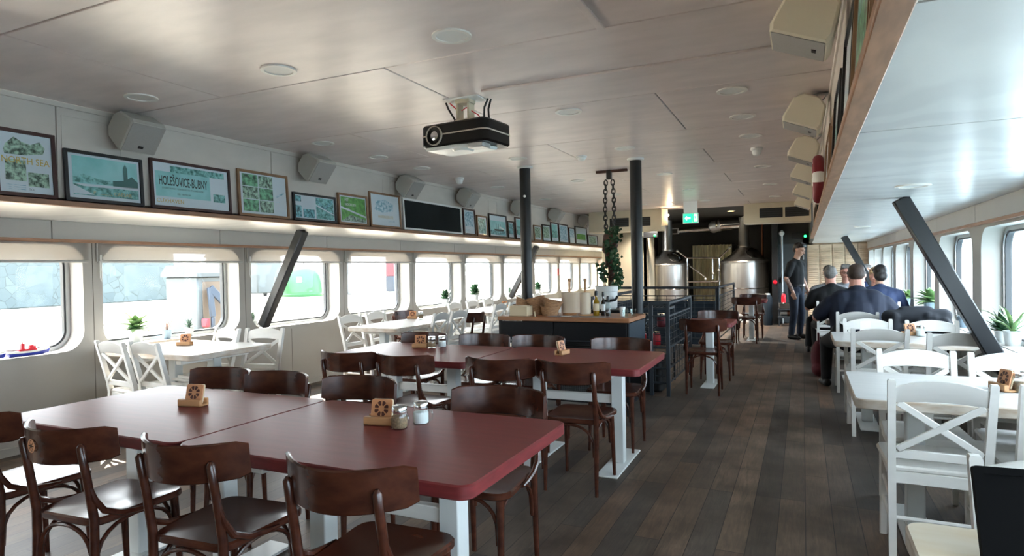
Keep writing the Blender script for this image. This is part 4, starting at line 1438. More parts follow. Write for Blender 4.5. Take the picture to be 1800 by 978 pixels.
def p_northsea(b, w, h):
    rect(b, M['mount'], 0, 0, w, h)
    pg(b, M['green'], [(w * .10, h * .70), (w * .14, h * .80), (w * .3, h * .93), (w * .45, h * .86), (w * .6, h * .83), (w * .78, h * .90), (w * .88, h * .80), (w * .84, h * .70), (w * .5, h * .64), (w * .12, h * .63)])
    rect(b, M['green'], w * .12, h * .20, w * .50, h * .55, 1); rect(b, M['green'], w * .53, h * .12, w * .93, h * .36, 1)
    txt(b, 'NORTH SEA', h * .16, M['gold'], w * .5, h * .49, 3, 'CENTER', .84)
    txt(b, 'TCL', h * .05, M['ink'], w * .53, h * .05, 3)
    for k in range(3): rect(b, M['blue'], w * .12, h * (.05 + k * .035), w * .48, h * (.06 + k * .035), 1)


def p_harbour(b, w, h):
    rect(b, M['mount'], 0, 0, w, h)
    rect(b, M['tealsky'], w * .06, h * .08, w * .97, h * .95, 1)
    pg(b, M['teal'], [(w * .06, h * .48), (w * .2, h * .56), (w * .4, h * .47), (w * .6, h * .45), (w * .6, h * .36), (w * .06, h * .36)], 2)
    pg(b, M['tealdark'], [(w * .6, h * .35), (w * .6, h * .47), (w * .76, h * .5), (w * .76, h * .80), (w * .79, h * .90), (w * .82, h * .80), (w * .82, h * .55), (w * .88, h * .62), (w * .97, h * .5), (w * .97, h * .33)], 3)
    rect(b, M['teal'], w * .06, h * .08, w * .97, h * .33, 2)
    pg(b, M['mount'], [(w * .06, h * .33), (w * .97, h * .36), (w * .97, h * .30), (w * .2, h * .28)], 3)
    pg(b, M['mount'], [(w * .06, h * .30), (w * .06, h * .1), (w * .34, h * .1)], 3)
    txt(b, 'P ............. CAESAR', h * .12, M['goldpale'], w * .32, h * .12, 4)


def p_bubny(b, w, h):
    rect(b, M['mount'], 0, 0, w, h)
    rect(b, M['teal'], w * .22, h * .80, w * .95, h * .95, 1)
    rect(b, M['tealsky'], w * .03, h * .22, w * .74, h * .80, 1); rect(b, M['teal'], w * .78, h * .20, w * .95, h * .40, 1)
    txt(b, 'HOLEŠOVICE-BUBNY', h * .30, M['ink'], w * .385, h * .49, 3, 'CENTER', .455, .0014)
    txt(b, 'S DOKEY HLINDY / DOMÁHLED DO TÉ HORKÉ HLÍDKY', h * .055, M['ink'], w * .38, h * .40, 3, 'CENTER', .82)
    txt(b, 'OD TREMUUM', h * .055, M['ink'], w * .38, h * .28, 3, 'CENTER', 1.0)
    txt(b, 'CUXHAVEN', h * .13, M['gold'], w * .03, h * .08, 3)


def p_collage(b, w, h):
    rect(b, M['mount'], 0, 0, w, h)
    for i in range(2):
        for j in range(3):
            rect(b, M['green'] if (i + j) % 2 else duo2, w * (.06 + .34 * i), h * (.06 + .31 * j), w * (.38 + .32 * i), h * (.35 + .31 * j), 1)
    b.use(M['bluesea']); 
    pg(b, M['blue'], [(w * .74, h * .5), (w * .95, h * .62), (w * .95, h * .58), (w * .78, h * .46)], 2); rect(b, M['blue'], w * .76, h * .34, w * .84, h * .37, 1)


duo2 = duotone('deep green photograph', '0c3a26', '7fc79a', 22)


def p_interior(b, w, h):
    rect(b, M['mount'], 0, 0, w, h)
    rect(b, M['bluesea'], w * .02, h * .72, w * .16, h * .97, 1); rect(b, M['bluesea'], w * .02, h * .05, w * .16, h * .55, 1)
    rect(b, M['bluesea'], w * .2, h * .05, w * .48, h * .42, 1); rect(b, M['teal'], w * .52, h * .03, w * .98, h * .97, 1)
    pg(b, M['bluesea'], [(w * .52, h * .97), (w * .74, h * .6), (w * .98, h * .97), (w * .98, h * .8), (w * .74, h * .45), (w * .52, h * .8)], 2)
    pg(b, M['mount'], [(w * .2, h * .85), (w * .98, h * .25), (w * .98, h * .3), (w * .3, h * .85)], 3)


def p_noorden(b, w, h):
    rect(b, M['mount'], 0, 0, w, h)
    rect(b, M['greenlight'], w * .06, h * .05, w * .97, h * .95, 1)
    pg(b, M['mount'], [(w * .06, h * .52), (w * .97, h * .22), (w * .97, h * .29), (w * .06, h * .59)], 2)
    pg(b, M['green'], [(w * .06, h * .05), (w * .4, h * .3), (w * .97, h * .14), (w * .97, h * .05)], 2)
    for k, s in enumerate(('HET', 'NOORDEN', 'VAN')): txt(b, s, h * .14, M['whiteink'], w * .2, h * (.80 - k * .17), 3, 'LEFT', .9)


def p_haring(b, w, h):
    rect(b, M['mount'], 0, 0, w, h)
    pg(b, M['blue'], [(w * .12, h * .5), (w * .2, h * .78), (w * .5, h * .86), (w * .8, h * .72), (w * .78, h * .5), (w * .4, h * .42)], 1)
    txt(b, 'HARINGBUYS', h * .14, M['goldpale'], w * .5, h * .24, 3, 'CENTER', .95)
    txt(b, 'DELFSHAVEN', h * .07, M['blue'], w * .70, h * .13, 3, 'CENTER', .9)


def p_photo(mm, sky=None, frac=.6, text=None, marg=.1):
    def f(b, w, h):
        rect(b, M['mount'], 0, 0, w, h)
        m_ = w * marg
        rect(b, mm, m_, h * (1 - frac) * .8, w - m_, h * .94, 1)
        if sky is not None:
            rect(b, sky, m_, h * .6, w - m_, h * .94, 2)
        for k in range(3): rect(b, M['blue'], m_, h * (.06 + k * .05), w * .7, h * (.075 + k * .05), 1)
    return f


def p_ship(b, w, h):
    rect(b, M['mount'], 0, 0, w, h)
    rect(b, M['tealsky'], w * .04, h * .2, w * .96, h * .75, 1); rect(b, M['bluesea'], w * .04, h * .06, w * .96, h * .28, 2)
    pg(b, M['ink'], [(w * .25, h * .34), (w * .85, h * .34), (w * .8, h * .25), (w * .32, h * .25)], 3)
    for k in (.4, .52, .64): rect(b, M['ink'], w * k, h * .33, w * (k + .015), h * .62, 3)
    pg(b, M['whiteink'], [(w * .6, h * .5), (w * .9, h * .36), (w * .9, h * .33), (w * .55, h * .4)], 3)


def p_board(b, w, h):
    rect(b, M['board'], 0, 0, w, h)


Zl = 1.905
picture('framed_poster', 'mahogany framed poster with NORTH SEA lettering at the left picture edge', 2.125, Zl, 2.47, 2.32, M['framedark'], p_northsea)
picture('framed_poster', 'wide black framed teal harbour photograph with church tower', 2.52, Zl, 3.06, 2.25, M['frameblack'], p_harbour)
picture('framed_poster', 'wide mahogany framed HOLEŠOVICE-BUBNY poster', 3.12, Zl, 3.84, 2.28, M['framedark'], p_bubny)
picture('framed_poster', 'oak framed collage of green crowd photographs', 3.92, Zl, 4.50, 2.31, M['frameoak'], p_collage)
picture('framed_poster', 'wide black framed blue interior photographs right of the green collage', 4.56, Zl, 5.16, 2.175, M['frameblack'], p_interior)
picture('framed_poster', 'small oak framed bright green HET NOORDEN VAN poster', 5.20, Zl, 5.69, 2.235, M['frameoak'], p_noorden)
picture('framed_poster', 'oak framed pale blue poster with gold lettering left of the chalkboard', 5.73, Zl, 6.32, 2.305, M['frameoak'], p_haring)
picture('chalkboard', 'long empty dark chalkboard on the left fascia', 6.38, Zl, 7.81, 2.29, M['paper'], p_board, cat='chalkboard', glass=False, group=None)
picture('framed_picture', 'narrow black framed blue print just right of the chalkboard', 7.87, Zl, 8.23, 2.285, M['framedark'], p_photo(M['blue'], None, .62))
picture('framed_picture', 'small oak framed teal photographs, second right of the chalkboard', 8.28, Zl, 8.62, 2.215, M['frameoak'], p_photo(M['teal'], None, .9))
picture('framed_picture', 'black framed photograph of a ship at sea', 8.68, Zl, 9.32, 2.27, M['frameblack'], p_ship)
picture('framed_picture', 'small narrow dark framed print right of the ship photograph', 9.36, Zl, 9.61, 2.195, M['frameblack'], p_photo(M['bluesea'], None, .75))
picture('framed_picture', 'black framed sea and green coast photograph touching the left black pole', 9.66, Zl, 10.10, 2.28, M['framedark'], p_photo(M['teal'], M['tealsky'], .8))
picture('framed_picture', 'small pale oak framed picture just right of the left black pole', 10.46, Zl, 10.83, 2.19, M['frameoak'], p_photo(M['green'], None, .8))
picture('framed_picture', 'black framed green print, second right of the left black pole', 10.87, Zl, 11.29, 2.225, M['frameblack'], p_photo(M['green'], None, .8))
picture('framed_picture', 'black framed teal ship print, third right of the left black pole', 11.32, Zl, 11.73, 2.295, M['framedark'], p_photo(M['teal'], M['tealsky'], .75))
picture('framed_picture', 'black framed pale sea print, fourth right of the left black pole', 11.75, Zl, 12.30, 2.29, M['framedark'], p_photo(M['blue'], None, .85))
picture('framed_picture', 'narrow black framed print left of the green landscape picture', 12.35, Zl, 12.72, 2.245, M['framedark'], p_photo(M['blue'], None, .5))
picture('framed_picture', 'black framed landscape with green coast near the fascia end', 12.75, Zl, 13.54, 2.295, M['frameblack'], p_photo(M['greenlight'], M['mount'], .7))
picture('framed_picture', 'last small dark framed green picture at the far end of the left fascia', 13.6, Zl, 14.32, 2.15, M['framedark'], p_photo(M['green'], None, .95))
# right fascia
GP = 'framed pictures on the right fascia'
picture('framed_poster', 'oak framed poster at the top right picture edge', 1.10, 1.9, 1.72, 2.36, M['frameoak'], p_photo(M['mount'], None, .5), 1, group=GP)
picture('framed_poster', 'large oak framed green photograph, second along the right fascia', 1.76, 1.9, 2.37, 2.36, M['frameoak'], p_photo(duo2, M['teal'], .9, None, .05), 1, group=GP)
picture('framed_poster', 'black framed pale document above the right ledge', 2.42, 1.9, 3.0, 2.33, M['frameblack'], p_photo(M['mount'], None, .5), 1, group=GP)
picture('framed_poster', 'black framed teal landscape, fourth along the right fascia', 3.25, 1.9, 3.85, 2.30, M['frameblack'], p_photo(M['teal'], M['mount'], .85, None, .06), 1, group=GP)
picture('framed_poster', 'oak framed print just beyond the teal landscape on the right fascia', 3.9, 1.9, 4.3, 2.26, M['frameoak'], p_photo(M['tealsky'], None, .8), 1, group=GP)
picture('framed_poster', 'oak framed pale print before the red lifebuoy on the right fascia', 4.5, 1.9, 5.2, 2.3, M['frameoak'], p_photo(M['mount'], None, .6), 1, group=GP)
for k in range(4):
    picture('framed_picture', '%s small framed picture beyond the red lifebuoy on the right fascia' % ordw[k], 7.3 + k * .8, 1.9, 7.95 + k * .8, 2.2, M['frameblack'] if k % 2 == 0 else M['frameoak'], p_photo(M['mount'], None, .6), 1, group=GP)
# red and white lifebuoy on the right fascia
t = thing('lifebuoy', 'dull red and white lifebuoy hanging on the right fascia', 'lifebuoy', (FR - .05, 6.1, 2.13), 0)
b = B().use(M['lifebuoy'])
for q in range(4):
    b.tube([(0, .17 * math.cos(a), .17 * math.sin(a)) for a in [q * PI / 2 + .2 + k * (PI / 2 - .4) / 8 for k in range(9)]], .045, 10)
b.obj('ring', t)
for q in range(4):
    b = B().use(M['white'])
    b.tube([(0, .17 * math.cos(a), .17 * math.sin(a)) for a in [q * PI / 2 - .22 + k * .44 / 5 for k in range(6)]], .048, 10)
    b.obj('white_band', t)

# ---------------------------------------------------------------- items on the tables
def holder(x, y, a, label, z=.7505):
    t = thing('coaster_holder', 'small oak block holder ' + label, 'coaster holder', (x, y, z), R(a), 'oak coaster holders')
    b = B().use(M['block']); b.b2((-.068, -.030, 0), (.060, -.006, .036), .003); b.b2((-.068, .024, 0), (.060, .036, .036), .003); b.b2((-.068, -.030, 0), (.060, .036, .011), .003)
    b.obj('base_block', t)
    for i, (dy, mm, sz, w) in enumerate(((.0, M['coaster'], .094, 'front'), (.010, M['cardboard'], .098, 'rear'))):
        c = thing('coaster', '%s coaster in holder %s' % ('orange wheel-stamped' if i == 0 else 'plain pale', label), 'coaster', (x, y, z), R(a), 'coasters standing in the oak holders')
        b = B().use(mm); T = Matrix.Translation((0, dy - .003, .0115)) @ rx(-14) @ TY
        b.prism(rr(-.047, 0, .047, .094, .010, 4), -.004, .004, T, .001)
        b.obj('card', c)
        if i == 0:
            b = B().use(M['burn'])
            Te = T @ Matrix.Translation((0, .054, .0042))
            for k in range(8):
                a0 = 2 * PI * k / 8
                b.prism([(.014 * math.cos(a0 + .15), .014 * math.sin(a0 + .15)), (.031 * math.cos(a0 + .1), .031 * math.sin(a0 + .1)), (.033 * math.cos(a0 + .39), .033 * math.sin(a0 + .39)), (.031 * math.cos(a0 + .68), .031 * math.sin(a0 + .68)), (.014 * math.cos(a0 + .63), .014 * math.sin(a0 + .63))], 0, .0006, Te)
            b.obj('wheel_emblem', c)


holder(-2.74, 2.14, 12, 'on the front left red table')
holder(-1.63, 2.17, 12, 'on the nearest red table, beside the glass shakers')
holder(-2.93, 4.46, 25, 'on the second row table, left half')
holder(-1.64, 4.42, 82, 'on the second row table, right half')
holder(-5.15, 3.95, 25, 'on the white table by the second left window')
holder(-4.78, 7.1, 20, 'on the long white table at left')
holder(.90, 3.86, -72, 'on the near white table at right')
holder(.86, 6.50, 30, 'on the second white table at right')
holder(-4.6, 9.6, 20, 'on the further white tables at left')


def jar(x, y, a, fill, label, z=.7505):
    K = Matrix.Scale(1.2, 4)
    t = thing('glass_shaker', label, 'shaker', (x, y, z), R(a), 'glass jar shakers with handles')
    b = B().use(M['jarglass']); b.m = K; b.lathe([(.026, 0), (.029, .004), (.029, .05), (.024, .06)], 20, cap=False); b.lathe([(.0265, .0), (.0, .0005)], 20, cap=False); b.obj('glass_body', t)
    b = B().use(fill); b.m = K; b.lathe([(.024, .004), (.0265, .008), (.0265, .042), (.02, .043)], 20); b.obj('contents', t)
    b = B().use(M['chrome']); b.m = K; b.lathe([(.026, .058), (.0265, .074), (.024, .078), (.004, .079)], 20); b.obj('lid', t)
    b = B().use(M['jarglass']); b.m = K; b.tube([(.027, 0, .048), (.040, 0, .046), (.045, 0, .032), (.041, 0, .018), (.028, 0, .012)], .0042, 8); b.obj('handle', t)


jar(-1.515, 2.14, -10, M['pepper'], 'glass shaker with brown spice on the nearest red table')
jar(-1.475, 2.24, 10, M['salt'], 'glass shaker with white salt on the nearest red table')
jar(-2.83, 4.48, 0, M['pepper'], 'glass shaker with brown spice on the second row table')
jar(-2.77, 4.55, 20, M['salt'], 'glass shaker with white salt on the second row table')
jar(.965, 3.83, 160, M['pepper'], 'glass shaker with grey pepper on the near white table at right')
jar(.955, 3.93, 160, M['salt'], 'glass shaker with white salt on the near white table at right')
jar(.925, 6.45, 160, M['salt'], 'glass shaker with white salt on the second white table at right')
jar(-4.70, 7.18, 0, M['pepper'], 'glass shaker on the long white table at left')
# red candle glass and standing card on the second right table
t = thing('red_candle_glass', 'small red glass with a paper card on the second white table at right', 'glass', (.50, 6.35, .7505), 0)
b = B().use(M['redglass']); b.lathe([(.03, 0), (.034, .05), (.031, .05), (.028, .004)], 18); b.obj('cup', t)
b = B().use(M['paper']); b.box((0, .03, .075), (.085, .004, .11), .001, rx(-8)); b.obj('card', t)
# black framed board on the nearest table at right
t = thing('framed_board', 'black framed blackboard leaning on the chair at bottom right', 'board', (.585, 1.66, .7505), R(4))
T = rx(-20) @ TY
b = B().use(M['blackboard']); b.ring(rr(-.24, 0, .24, .20, .006, 2), rr(-.222, .016, .222, .184, .004, 2), -.012, .008, T); b.obj('frame', t)
b = B().use(M['blackboard']); b.prism(rr(-.223, .015, .223, .185, .004, 2), -.008, .0, T); b.obj('panel', t)

# ---------------------------------------------------------------- wall socket
t = thing('wall_socket', 'white wall socket low on the left wall beside the second row table', 'socket', (XL, 6.43, .23), 0)
b = B().use(M['paper']); b.prism(rr(-.05, -.08, .05, .08, .008, 3), 0, .025, TX, .004); b.obj('plate', t)
for zz in (-.035, .035):
    b = B().use(M['grille']); b.lathe([(.02, .024), (.02, .0265)], 14, (0, 0, zz), ry(90)); b.obj('outlet', t)

t = thing('fire_sticker', 'tiny red sign on the mullion between far left windows', 'sign', (XL, 14.98, 1.30), 0)
b = B().use(M['red']); b.b2((0, -.05, -.09), (.006, .05, .09), .002); b.obj('plate', t)
# ---------------------------------------------------------------- service counter
t = thing('service_counter', 'black service counter with oak worktop standing between the two black poles', 'counter', (-2.145, 6.05, 0), R(-.6))
hw, hd = .675, .31
b = B().use(M['counterwood']); b.b2((-hw - .01, -hd - .01, .878), (hw + .01, hd + .01, .92), .006); b.obj('worktop', t)
b = B().use(M['counterbody'])
for xx in (-hw, hw - .03): 
    for yy in (-hd, hd - .03): b.b2((xx, yy, 0), (xx + .03, yy + .03, .88), .003)
b.b2((-hw, hd - .02, .1), (hw, hd, .88)); b.b2((-hw, -hd, .66), (hw, hd, .675)); b.b2((-hw, -hd, .10), (hw, hd, .13), .003); b.b2((-hw, -hd, .40), (hw, hd, .42), .003)
b.obj('frame', t)
for k, (xa, xb) in enumerate(((-hw + .02, -.08), (-.07, hw - .02))):
    b = B().use(M['counterbody']); b.b2((xa, -hd - .008, .69), (xb, -hd + .02, .872), .004)
    d_ = b.obj('drawer', t)
    b = B().use(M['rail']); b.b2((xa + .01, -hd - .014, .688), (xb - .01, -hd - .004, .70), .002); b.obj('drawer_lip', d_)
b = B().use(M['counterblue']); b.b2((hw - .004, -hd + .01, .67), (hw + .004, hd - .01, .872), .002); b.obj('side_panel', t)
b = B().use(M['mesh'])
z = .14
while z < .66:
    b.tube([(-hw + .02, -hd + .012, z), (hw - .02, -hd + .012, z)], .0016, 4); z += .019
x = -hw + .02
while x < hw:
    b.tube([(x, -hd + .012, .13), (x, -hd + .012, .5)], .0016, 4); x += .022
b.obj('wire_mesh', t)
for k in range(9):
    xx = -2.6 + k * .115
    g = thing('drinking_glass', '%s upturned glass from the left on the open shelf of the counter' % ordw[k], 'glass', (xx, 5.80 + (k % 2) * .03, .4205), 0, 'glasses inside the counter')
    b = B().use(M['jarglass']); b.lathe([(.036, 0), (.031, .13), (.028, .135), (.004, .136)], 16, cap=False); b.obj('bowl', g)
    b = B().use(M['oil'] if k % 3 == 1 else M['chrome']); b.lathe([(.022, .136), (.026, .142), (.02, .148)], 14); b.obj('foot', g)
ZB = .9205
# bread baskets
def basket(name, label, x, y, z, rx_, ry_, h, group, a=0, tiltm=None, cloth=False):
    t = thing(name, label, 'basket', (x, y, z), R(a), group)
    b = B().use(M['basket'])
    if tiltm is not None: b.m = tiltm
    n = 28
    lays = [(.78, 0), (.86, h * .3), (.97, h * .8), (1.0, h), (.95, h), (.90, h * .75), (.76, h * .12)]
    vs = []; fs = []
    for k_, zz in lays:
        for i in range(n):
            aa = 2 * PI * i / n
            vs.append((rx_ * k_ * math.cos(aa), ry_ * k_ * math.sin(aa), zz + (.012 * abs(math.cos(aa)) if zz >= h * .8 else 0)))
    for i in range(len(lays) - 1):
        for k in range(n): fs.append((i * n + k, i * n + (k + 1) % n, (i + 1) * n + (k + 1) % n, (i + 1) * n + k))
    fs.append(tuple(range(n))); fs.append(tuple((len(lays) - 1) * n + k for k in range(n)))
    b.add(vs, fs); b.obj('bowl', t)
    b = B().use(M['basket'])
    if tiltm is not None: b.m = tiltm
    b.tube([(rx_ * math.cos(2 * PI * i / n), ry_ * math.sin(2 * PI * i / n), h + .012 * abs(math.cos(2 * PI * i / n))) for i in range(n)], .006, 6, closed=True); b.obj('rim', t)
    if cloth:
        b = B().use(M['linen'])
        if tiltm is not None: b.m = tiltm
        b.prism([(-.06, -.03), (.05, -.05), (.07, .03), (-.03, .05)], h * .55, h * .9, None, .01); b.prism([(-.02, -.05), (.06, -.02), (.03, .04)], h * .8, h * 1.15, None, .006)
        b.obj('napkin', t)
GB = 'stacked bread baskets on the counter'
for sx_, (x, y, n, nm) in enumerate(((-2.70, 6.06, 2, 'left'), (-2.52, 6.02, 2, 'middle'), (-2.33, 5.93, 2, 'right'))):
    for k in range(n):
        last = k == n - 1
        basket('bread_basket', 'woven bread basket, %s in the %s stack on the counter' % (('top one' if last else ('bottom one' if k == 0 else 'second one')), nm), x + (.0 if not last else .01), y, ZB + k * (.062 if sx_ != 1 else .078), .098, .085, .085, GB, 8 * k, (rx(-10) @ ry(14 * (1 if sx_ != 1 else -1))) if last else None, last)
t = thing('napkin_box', 'cream card box at the left front of the counter', 'box', (-2.62, 5.86, ZB), R(-3))
b = B().use(M['cardboard']); b.box((0, 0, .05), (.20, .13, .10), .004); b.obj('body', t)
b = B().use(M['linen']); b.box((-.0, .0, .103), (.16, .09, .008), .003); b.obj('napkins', t)
t = thing('clothes_peg_clip', 'small wooden clip standing on the counter edge before the baskets', 'clip', (-2.425, 5.765, ZB), 0)
b = B().use(M['cardboard']); b.bar((0, 0, 0), (-.008, 0, .05), .014, .008, .002); b.obj('body', t)
for k, (x, y, w, l) in enumerate(((-2.18, 6.10, .085, 'wider paper roll on a wooden stand on the counter'), (-1.97, 5.98, .055, 'narrower paper roll on a wooden stand on the counter'))):
    t = thing('paper_roll_holder', l, 'roll holder', (x, y, ZB), 0, 'paper roll stands')
    b = B().use(M['block']); b.lathe([(.07, 0), (.075, .006), (.07, .016)], 24); b.obj('base', t)
    b = B().use(M['block']); b.lathe([(.012, .016), (.012, .34), (.018, .345), (.018, .365), (.010, .372)], 14); b.obj('spindle', t)
    b = B().use(M['linen']); b.lathe([(w * .95, .018), (w, .022), (w, .225), (w * .9, .232), (.02, .232)], 28)
    if k == 0: b.prism([(-.01, 0), (w, .01), (w + .025, .05), (w + .02, .06), (w - .005, .02), (-.01, .01)], .02, .23)
    b.obj('paper_roll', t)
for nm, l, x, y, mm, hh, rr_ in (('oil_bottle', 'golden oil bottle with dark cap on the counter', -1.865, 6.0, 'oil', .20, .030), ('vinegar_bottle', 'slim black sauce bottle on the counter beside the oil', -1.80, 6.02, 'vinegar', .19, .022), ('oil_dispenser', 'clear glass dispenser with dark spout on the counter', -1.73, 5.95, 'jarglass', .15, .028)):
    t = thing(nm, l, 'bottle', (x, y, ZB), 0)
    b = B().use(M[mm]); b.lathe([(rr_ * .95, 0), (rr_, .006), (rr_, hh * .72), (rr_ * .45, hh * .86), (rr_ * .42, hh)], 20); b.obj('body', t)
    b = B().use(M['blacksoft']); b.lathe([(rr_ * .55, hh), (rr_ * .6, hh + .02), (rr_ * .5, hh + .045), (.004, hh + .05)], 16); b.obj('cap', t)
    if mm == 'jarglass':
        b = B().use(M['vinegar']); b.lathe([(rr_ * .85, .004), (rr_ * .85, .04)], 16); b.obj('contents', t)
    else:
        b = B().use(M['cardboard'] if mm == 'oil' else M['paper']); b.lathe([(rr_ + .0006, hh * .25), (rr_ + .0006, hh * .6)], 20, cap=False); b.obj('paper_label', t)
for k, (x, y, l) in enumerate(((-1.60, 6.0, 'tall white paper cup stack at the right of the counter'), (-1.545, 5.9, 'small glass tumbler at the right end of the counter'), (-1.50, 6.02, 'second small glass tumbler beside the right black pole'))):
    t = thing('cup', l, 'cup', (x, y, ZB), 0, 'cups at the right end of the counter')
    b = B().use(M['paper'] if k == 0 else M['jarglass']); b.lathe([(.022, 0), (.030, .09 if k == 0 else .07), (.027, .09 if k == 0 else .07), (.02, .008)], 18); b.obj('wall', t)
t = thing('paper_sheet', 'grey printed paper sheet lying on the counter top', 'paper', (-1.93, 5.86, ZB), 0)
b = B().use(M['tgrey']); b.box((-.1, 0, .001), (.55, .12, .0016), 0, rz(3)); b.obj('sheet', t)
b = B().use(M['paper']); b.box((-.2, .0, .0025), (.1, .08, .0016), 0, rz(8)); b.obj('card', t)

# ---------------------------------------------------------------- chain with old ship's block, ivy in a bucket
CX, CY = -2.07, 7.25
t = thing('hanging_chain', 'double iron chain hanging from a wooden ceiling plate above the counter', 'chain', (CX, CY, ZC), 0)
b = B().use(M['rust']); b.b2((-.16, -.02, -.03), (.22, .02, -.0), .004); b.obj('ceiling_batten', t)
b = B().use(M['chain']); b.b2((-.03, -.03, -.11), (.03, .03, -.0), .008); b.obj('shackle', t)
for s in (-1, 1):
    b = B().use(M['chain'])
    for k in range(13):
        zc = -.15 - k * .052
        xx = s * (.042 + .012 * math.sin(k / 12 * PI))
        Tm = Matrix.Translation((xx, 0, zc)) @ (rz(90) if k % 2 else rz(20))
        lp = [Tm @ Vector((.020 * math.cos(a), 0, .036 * math.sin(a) if abs(math.sin(a)) < .99 else .037 * math.sin(a))) for a in [2 * PI * q / 12 for q in range(12)]]
        b.tube(lp, .0075, 6, closed=True)
    b.obj('chain_strand', t)
t = thing('ship_block', 'rusty old ship pulley block with a long wooden shaft hung on the chains', 'pulley block', (CX, CY, 0), 0)
b = B().use(M['rust']); b.prism([(-.09, 1.60), (-.03, 1.52), (.05, 1.55), (.085, 1.66), (.07, 1.78), (.0, 1.83), (-.07, 1.78)], -.05, .05, TY, .012)
b.b2((-.06, -.02, 1.40), (-.03, .02, 1.60), .008); b.b2((.0, -.03, 1.42), (.05, .03, 1.58), .01); b.obj('block', t)
b = B().use(M['rust']); b.tube([(0, 0, 1.55), (.005, 0, 1.3), (0, 0, 1.12)], [.03, .034, .036], 10); b.obj('shaft', t)
b = B().use(M['chain']); b.tube([(-.055, 0, 1.88), (-.055, 0, 1.75)], .012, 8); b.tube([(.055, 0, 1.88), (.055, 0, 1.75)], .012, 8); b.obj('hooks', t)
t = thing('plant_bucket', 'white enamel bucket planter with black handle standing behind the counter', 'planter', (CX + .02, CY - .25, .92), 0)
b = B().use(M['whitemetal']); b.lathe([(.10, 0), (.12, .02), (.125, .2), (.132, .205), (.134, .26), (.125, .265), (.118, .21)], 28); b.obj('pail', t)
b = B().use(M['soil']); b.lathe([(.12, .22), (.06, .24), (.004, .25)], 24); b.obj('soil', t)
b = B().use(M['blacksoft']); b.tube([(.0, -.12, .1), (.07, -.14, .1), (.13, -.11, .11), (.15, -.08, .15)], .016, 8); b.obj('handle', t)
t = thing('plant_stand', 'black shelf stand behind the counter carrying the bucket', 'stand', (CX + .02, CY - .25, 0), 0)
b = B().use(M['black']); b.b2((-.2, -.18, .88), (.2, .18, .92), .006); b.b2((-.2, -.18, .45), (.2, .18, .48), .006); b.obj('shelf', t)
for xx in (-.18, .18):
    for yy in (-.16, .16):
        b = B().use(M['black']); b.b2((xx - .015, yy - .015, 0), (xx + .015, yy + .015, .88), .002); b.obj('leg', t)
iv = thing('ivy_plant', 'ivy climbing from the bucket up the rusty block toward the chains', 'plant', (CX, CY, 1.14), 0)
random.seed(11)
b = B().use(M['leaf'])
def leafat(p, s, u, nrm):
    u = u.normalized(); n_ = nrm - u * nrm.dot(u); n_.normalize(); w = u.cross(n_)
    sh = [(0, 0), (.35, .12), (.5, .45), (.28, .55), (0, 1.0), (-.28, .55), (-.5, .45), (-.35, .12)]
    vs = [p + w * (q[0] * s) + u * (q[1] * s) + n_ * (-.15 * s * abs(q[0]) * 2) for q in sh]
    b.add(vs, [(0, 1, 2, 3, 4), (0, 4, 5, 6, 7)])
for k in range(300):
    tt = random.random()
    zz = .75 * tt
    if random.random() < .62: px = .055 + .05 * math.sin(zz * 9) + random.gauss(0, .03)
    else: px = (-.075 if .12 < zz < .36 else .06) + random.gauss(0, .025)
    p = Vector((px, random.gauss(-.03, .035), zz))
    leafat(p, random.uniform(.035, .07), Vector((random.gauss(0, .6), random.gauss(-.3, .5), random.gauss(-.6, .4))), Vector((random.gauss(0, .5), -1, random.gauss(.4, .4))))
b.obj('foliage', iv, smooth=0)
b = B().use(M['rust'])
b.tube([(.02, -.2, .0), (.05, -.06, .12), (.06, -.02, .3), (.05, -.03, .5), (.07, -.03, .74)], .005, 6); b.tube([(-.0, -.2, 0), (-.06, -.05, .12), (-.075, -.03, .3)], .005, 6); b.obj('stem', iv)

# ---------------------------------------------------------------- stairwell railings
def railing(label, pts, z, mesh=True, posts=None, group='graphite stair railings', bars=6, wz=(.14, .86)):
    """pts: corner list of (x,y); rail at z"""
    t = thing('stair_railing', label, 'railing', (pts[0][0], pts[0][1], 0), 0, group)
    o = Vector((pts[0][0], pts[0][1], 0))
    P_ = [Vector((x, y, z)) - o for x, y in pts]
    b = B().use(M['rail']); b.tube(P_, .024, 10); b.obj('handrail', t)
    for p in P_:
        b = B().use(M['rail']); b.b2((p.x - .02, p.y - .02, 0), (p.x + .02, p.y + .02, z), .004); b.obj('post', t)
    for i in range(len(P_) - 1):
        a, c = P_[i], P_[i + 1]
        d_ = (c - a).normalized()
        a2 = a + d_ * .04; c2 = c - d_ * .04
        b = B().use(M['rail'])
        for zz in (wz[0] * z, wz[1] * z, z * .52, z * .3):
            b.tube([Vector((a.x, a.y, zz)), Vector((c.x, c.y, zz))], .011, 6)
        b.obj('rail_bar', t)
        if mesh:
            b = B().use(M['rail'])
            L = (c2 - a2).length
            q = 0.0
            while q < L:
                p = a2 + d_ * q
                b.tube([Vector((p.x, p.y, wz[0] * z)), Vector((p.x, p.y, wz[1] * z))], .003, 4, caps=False); q += .16
            zz = wz[0] * z
            while zz < wz[1] * z:
                b.tube([Vector((a2.x, a2.y, zz)), Vector((c2.x, c2.y, zz))], .0045, 4, caps=False); zz += .075
            b.obj('wire_panel', t)
    return t


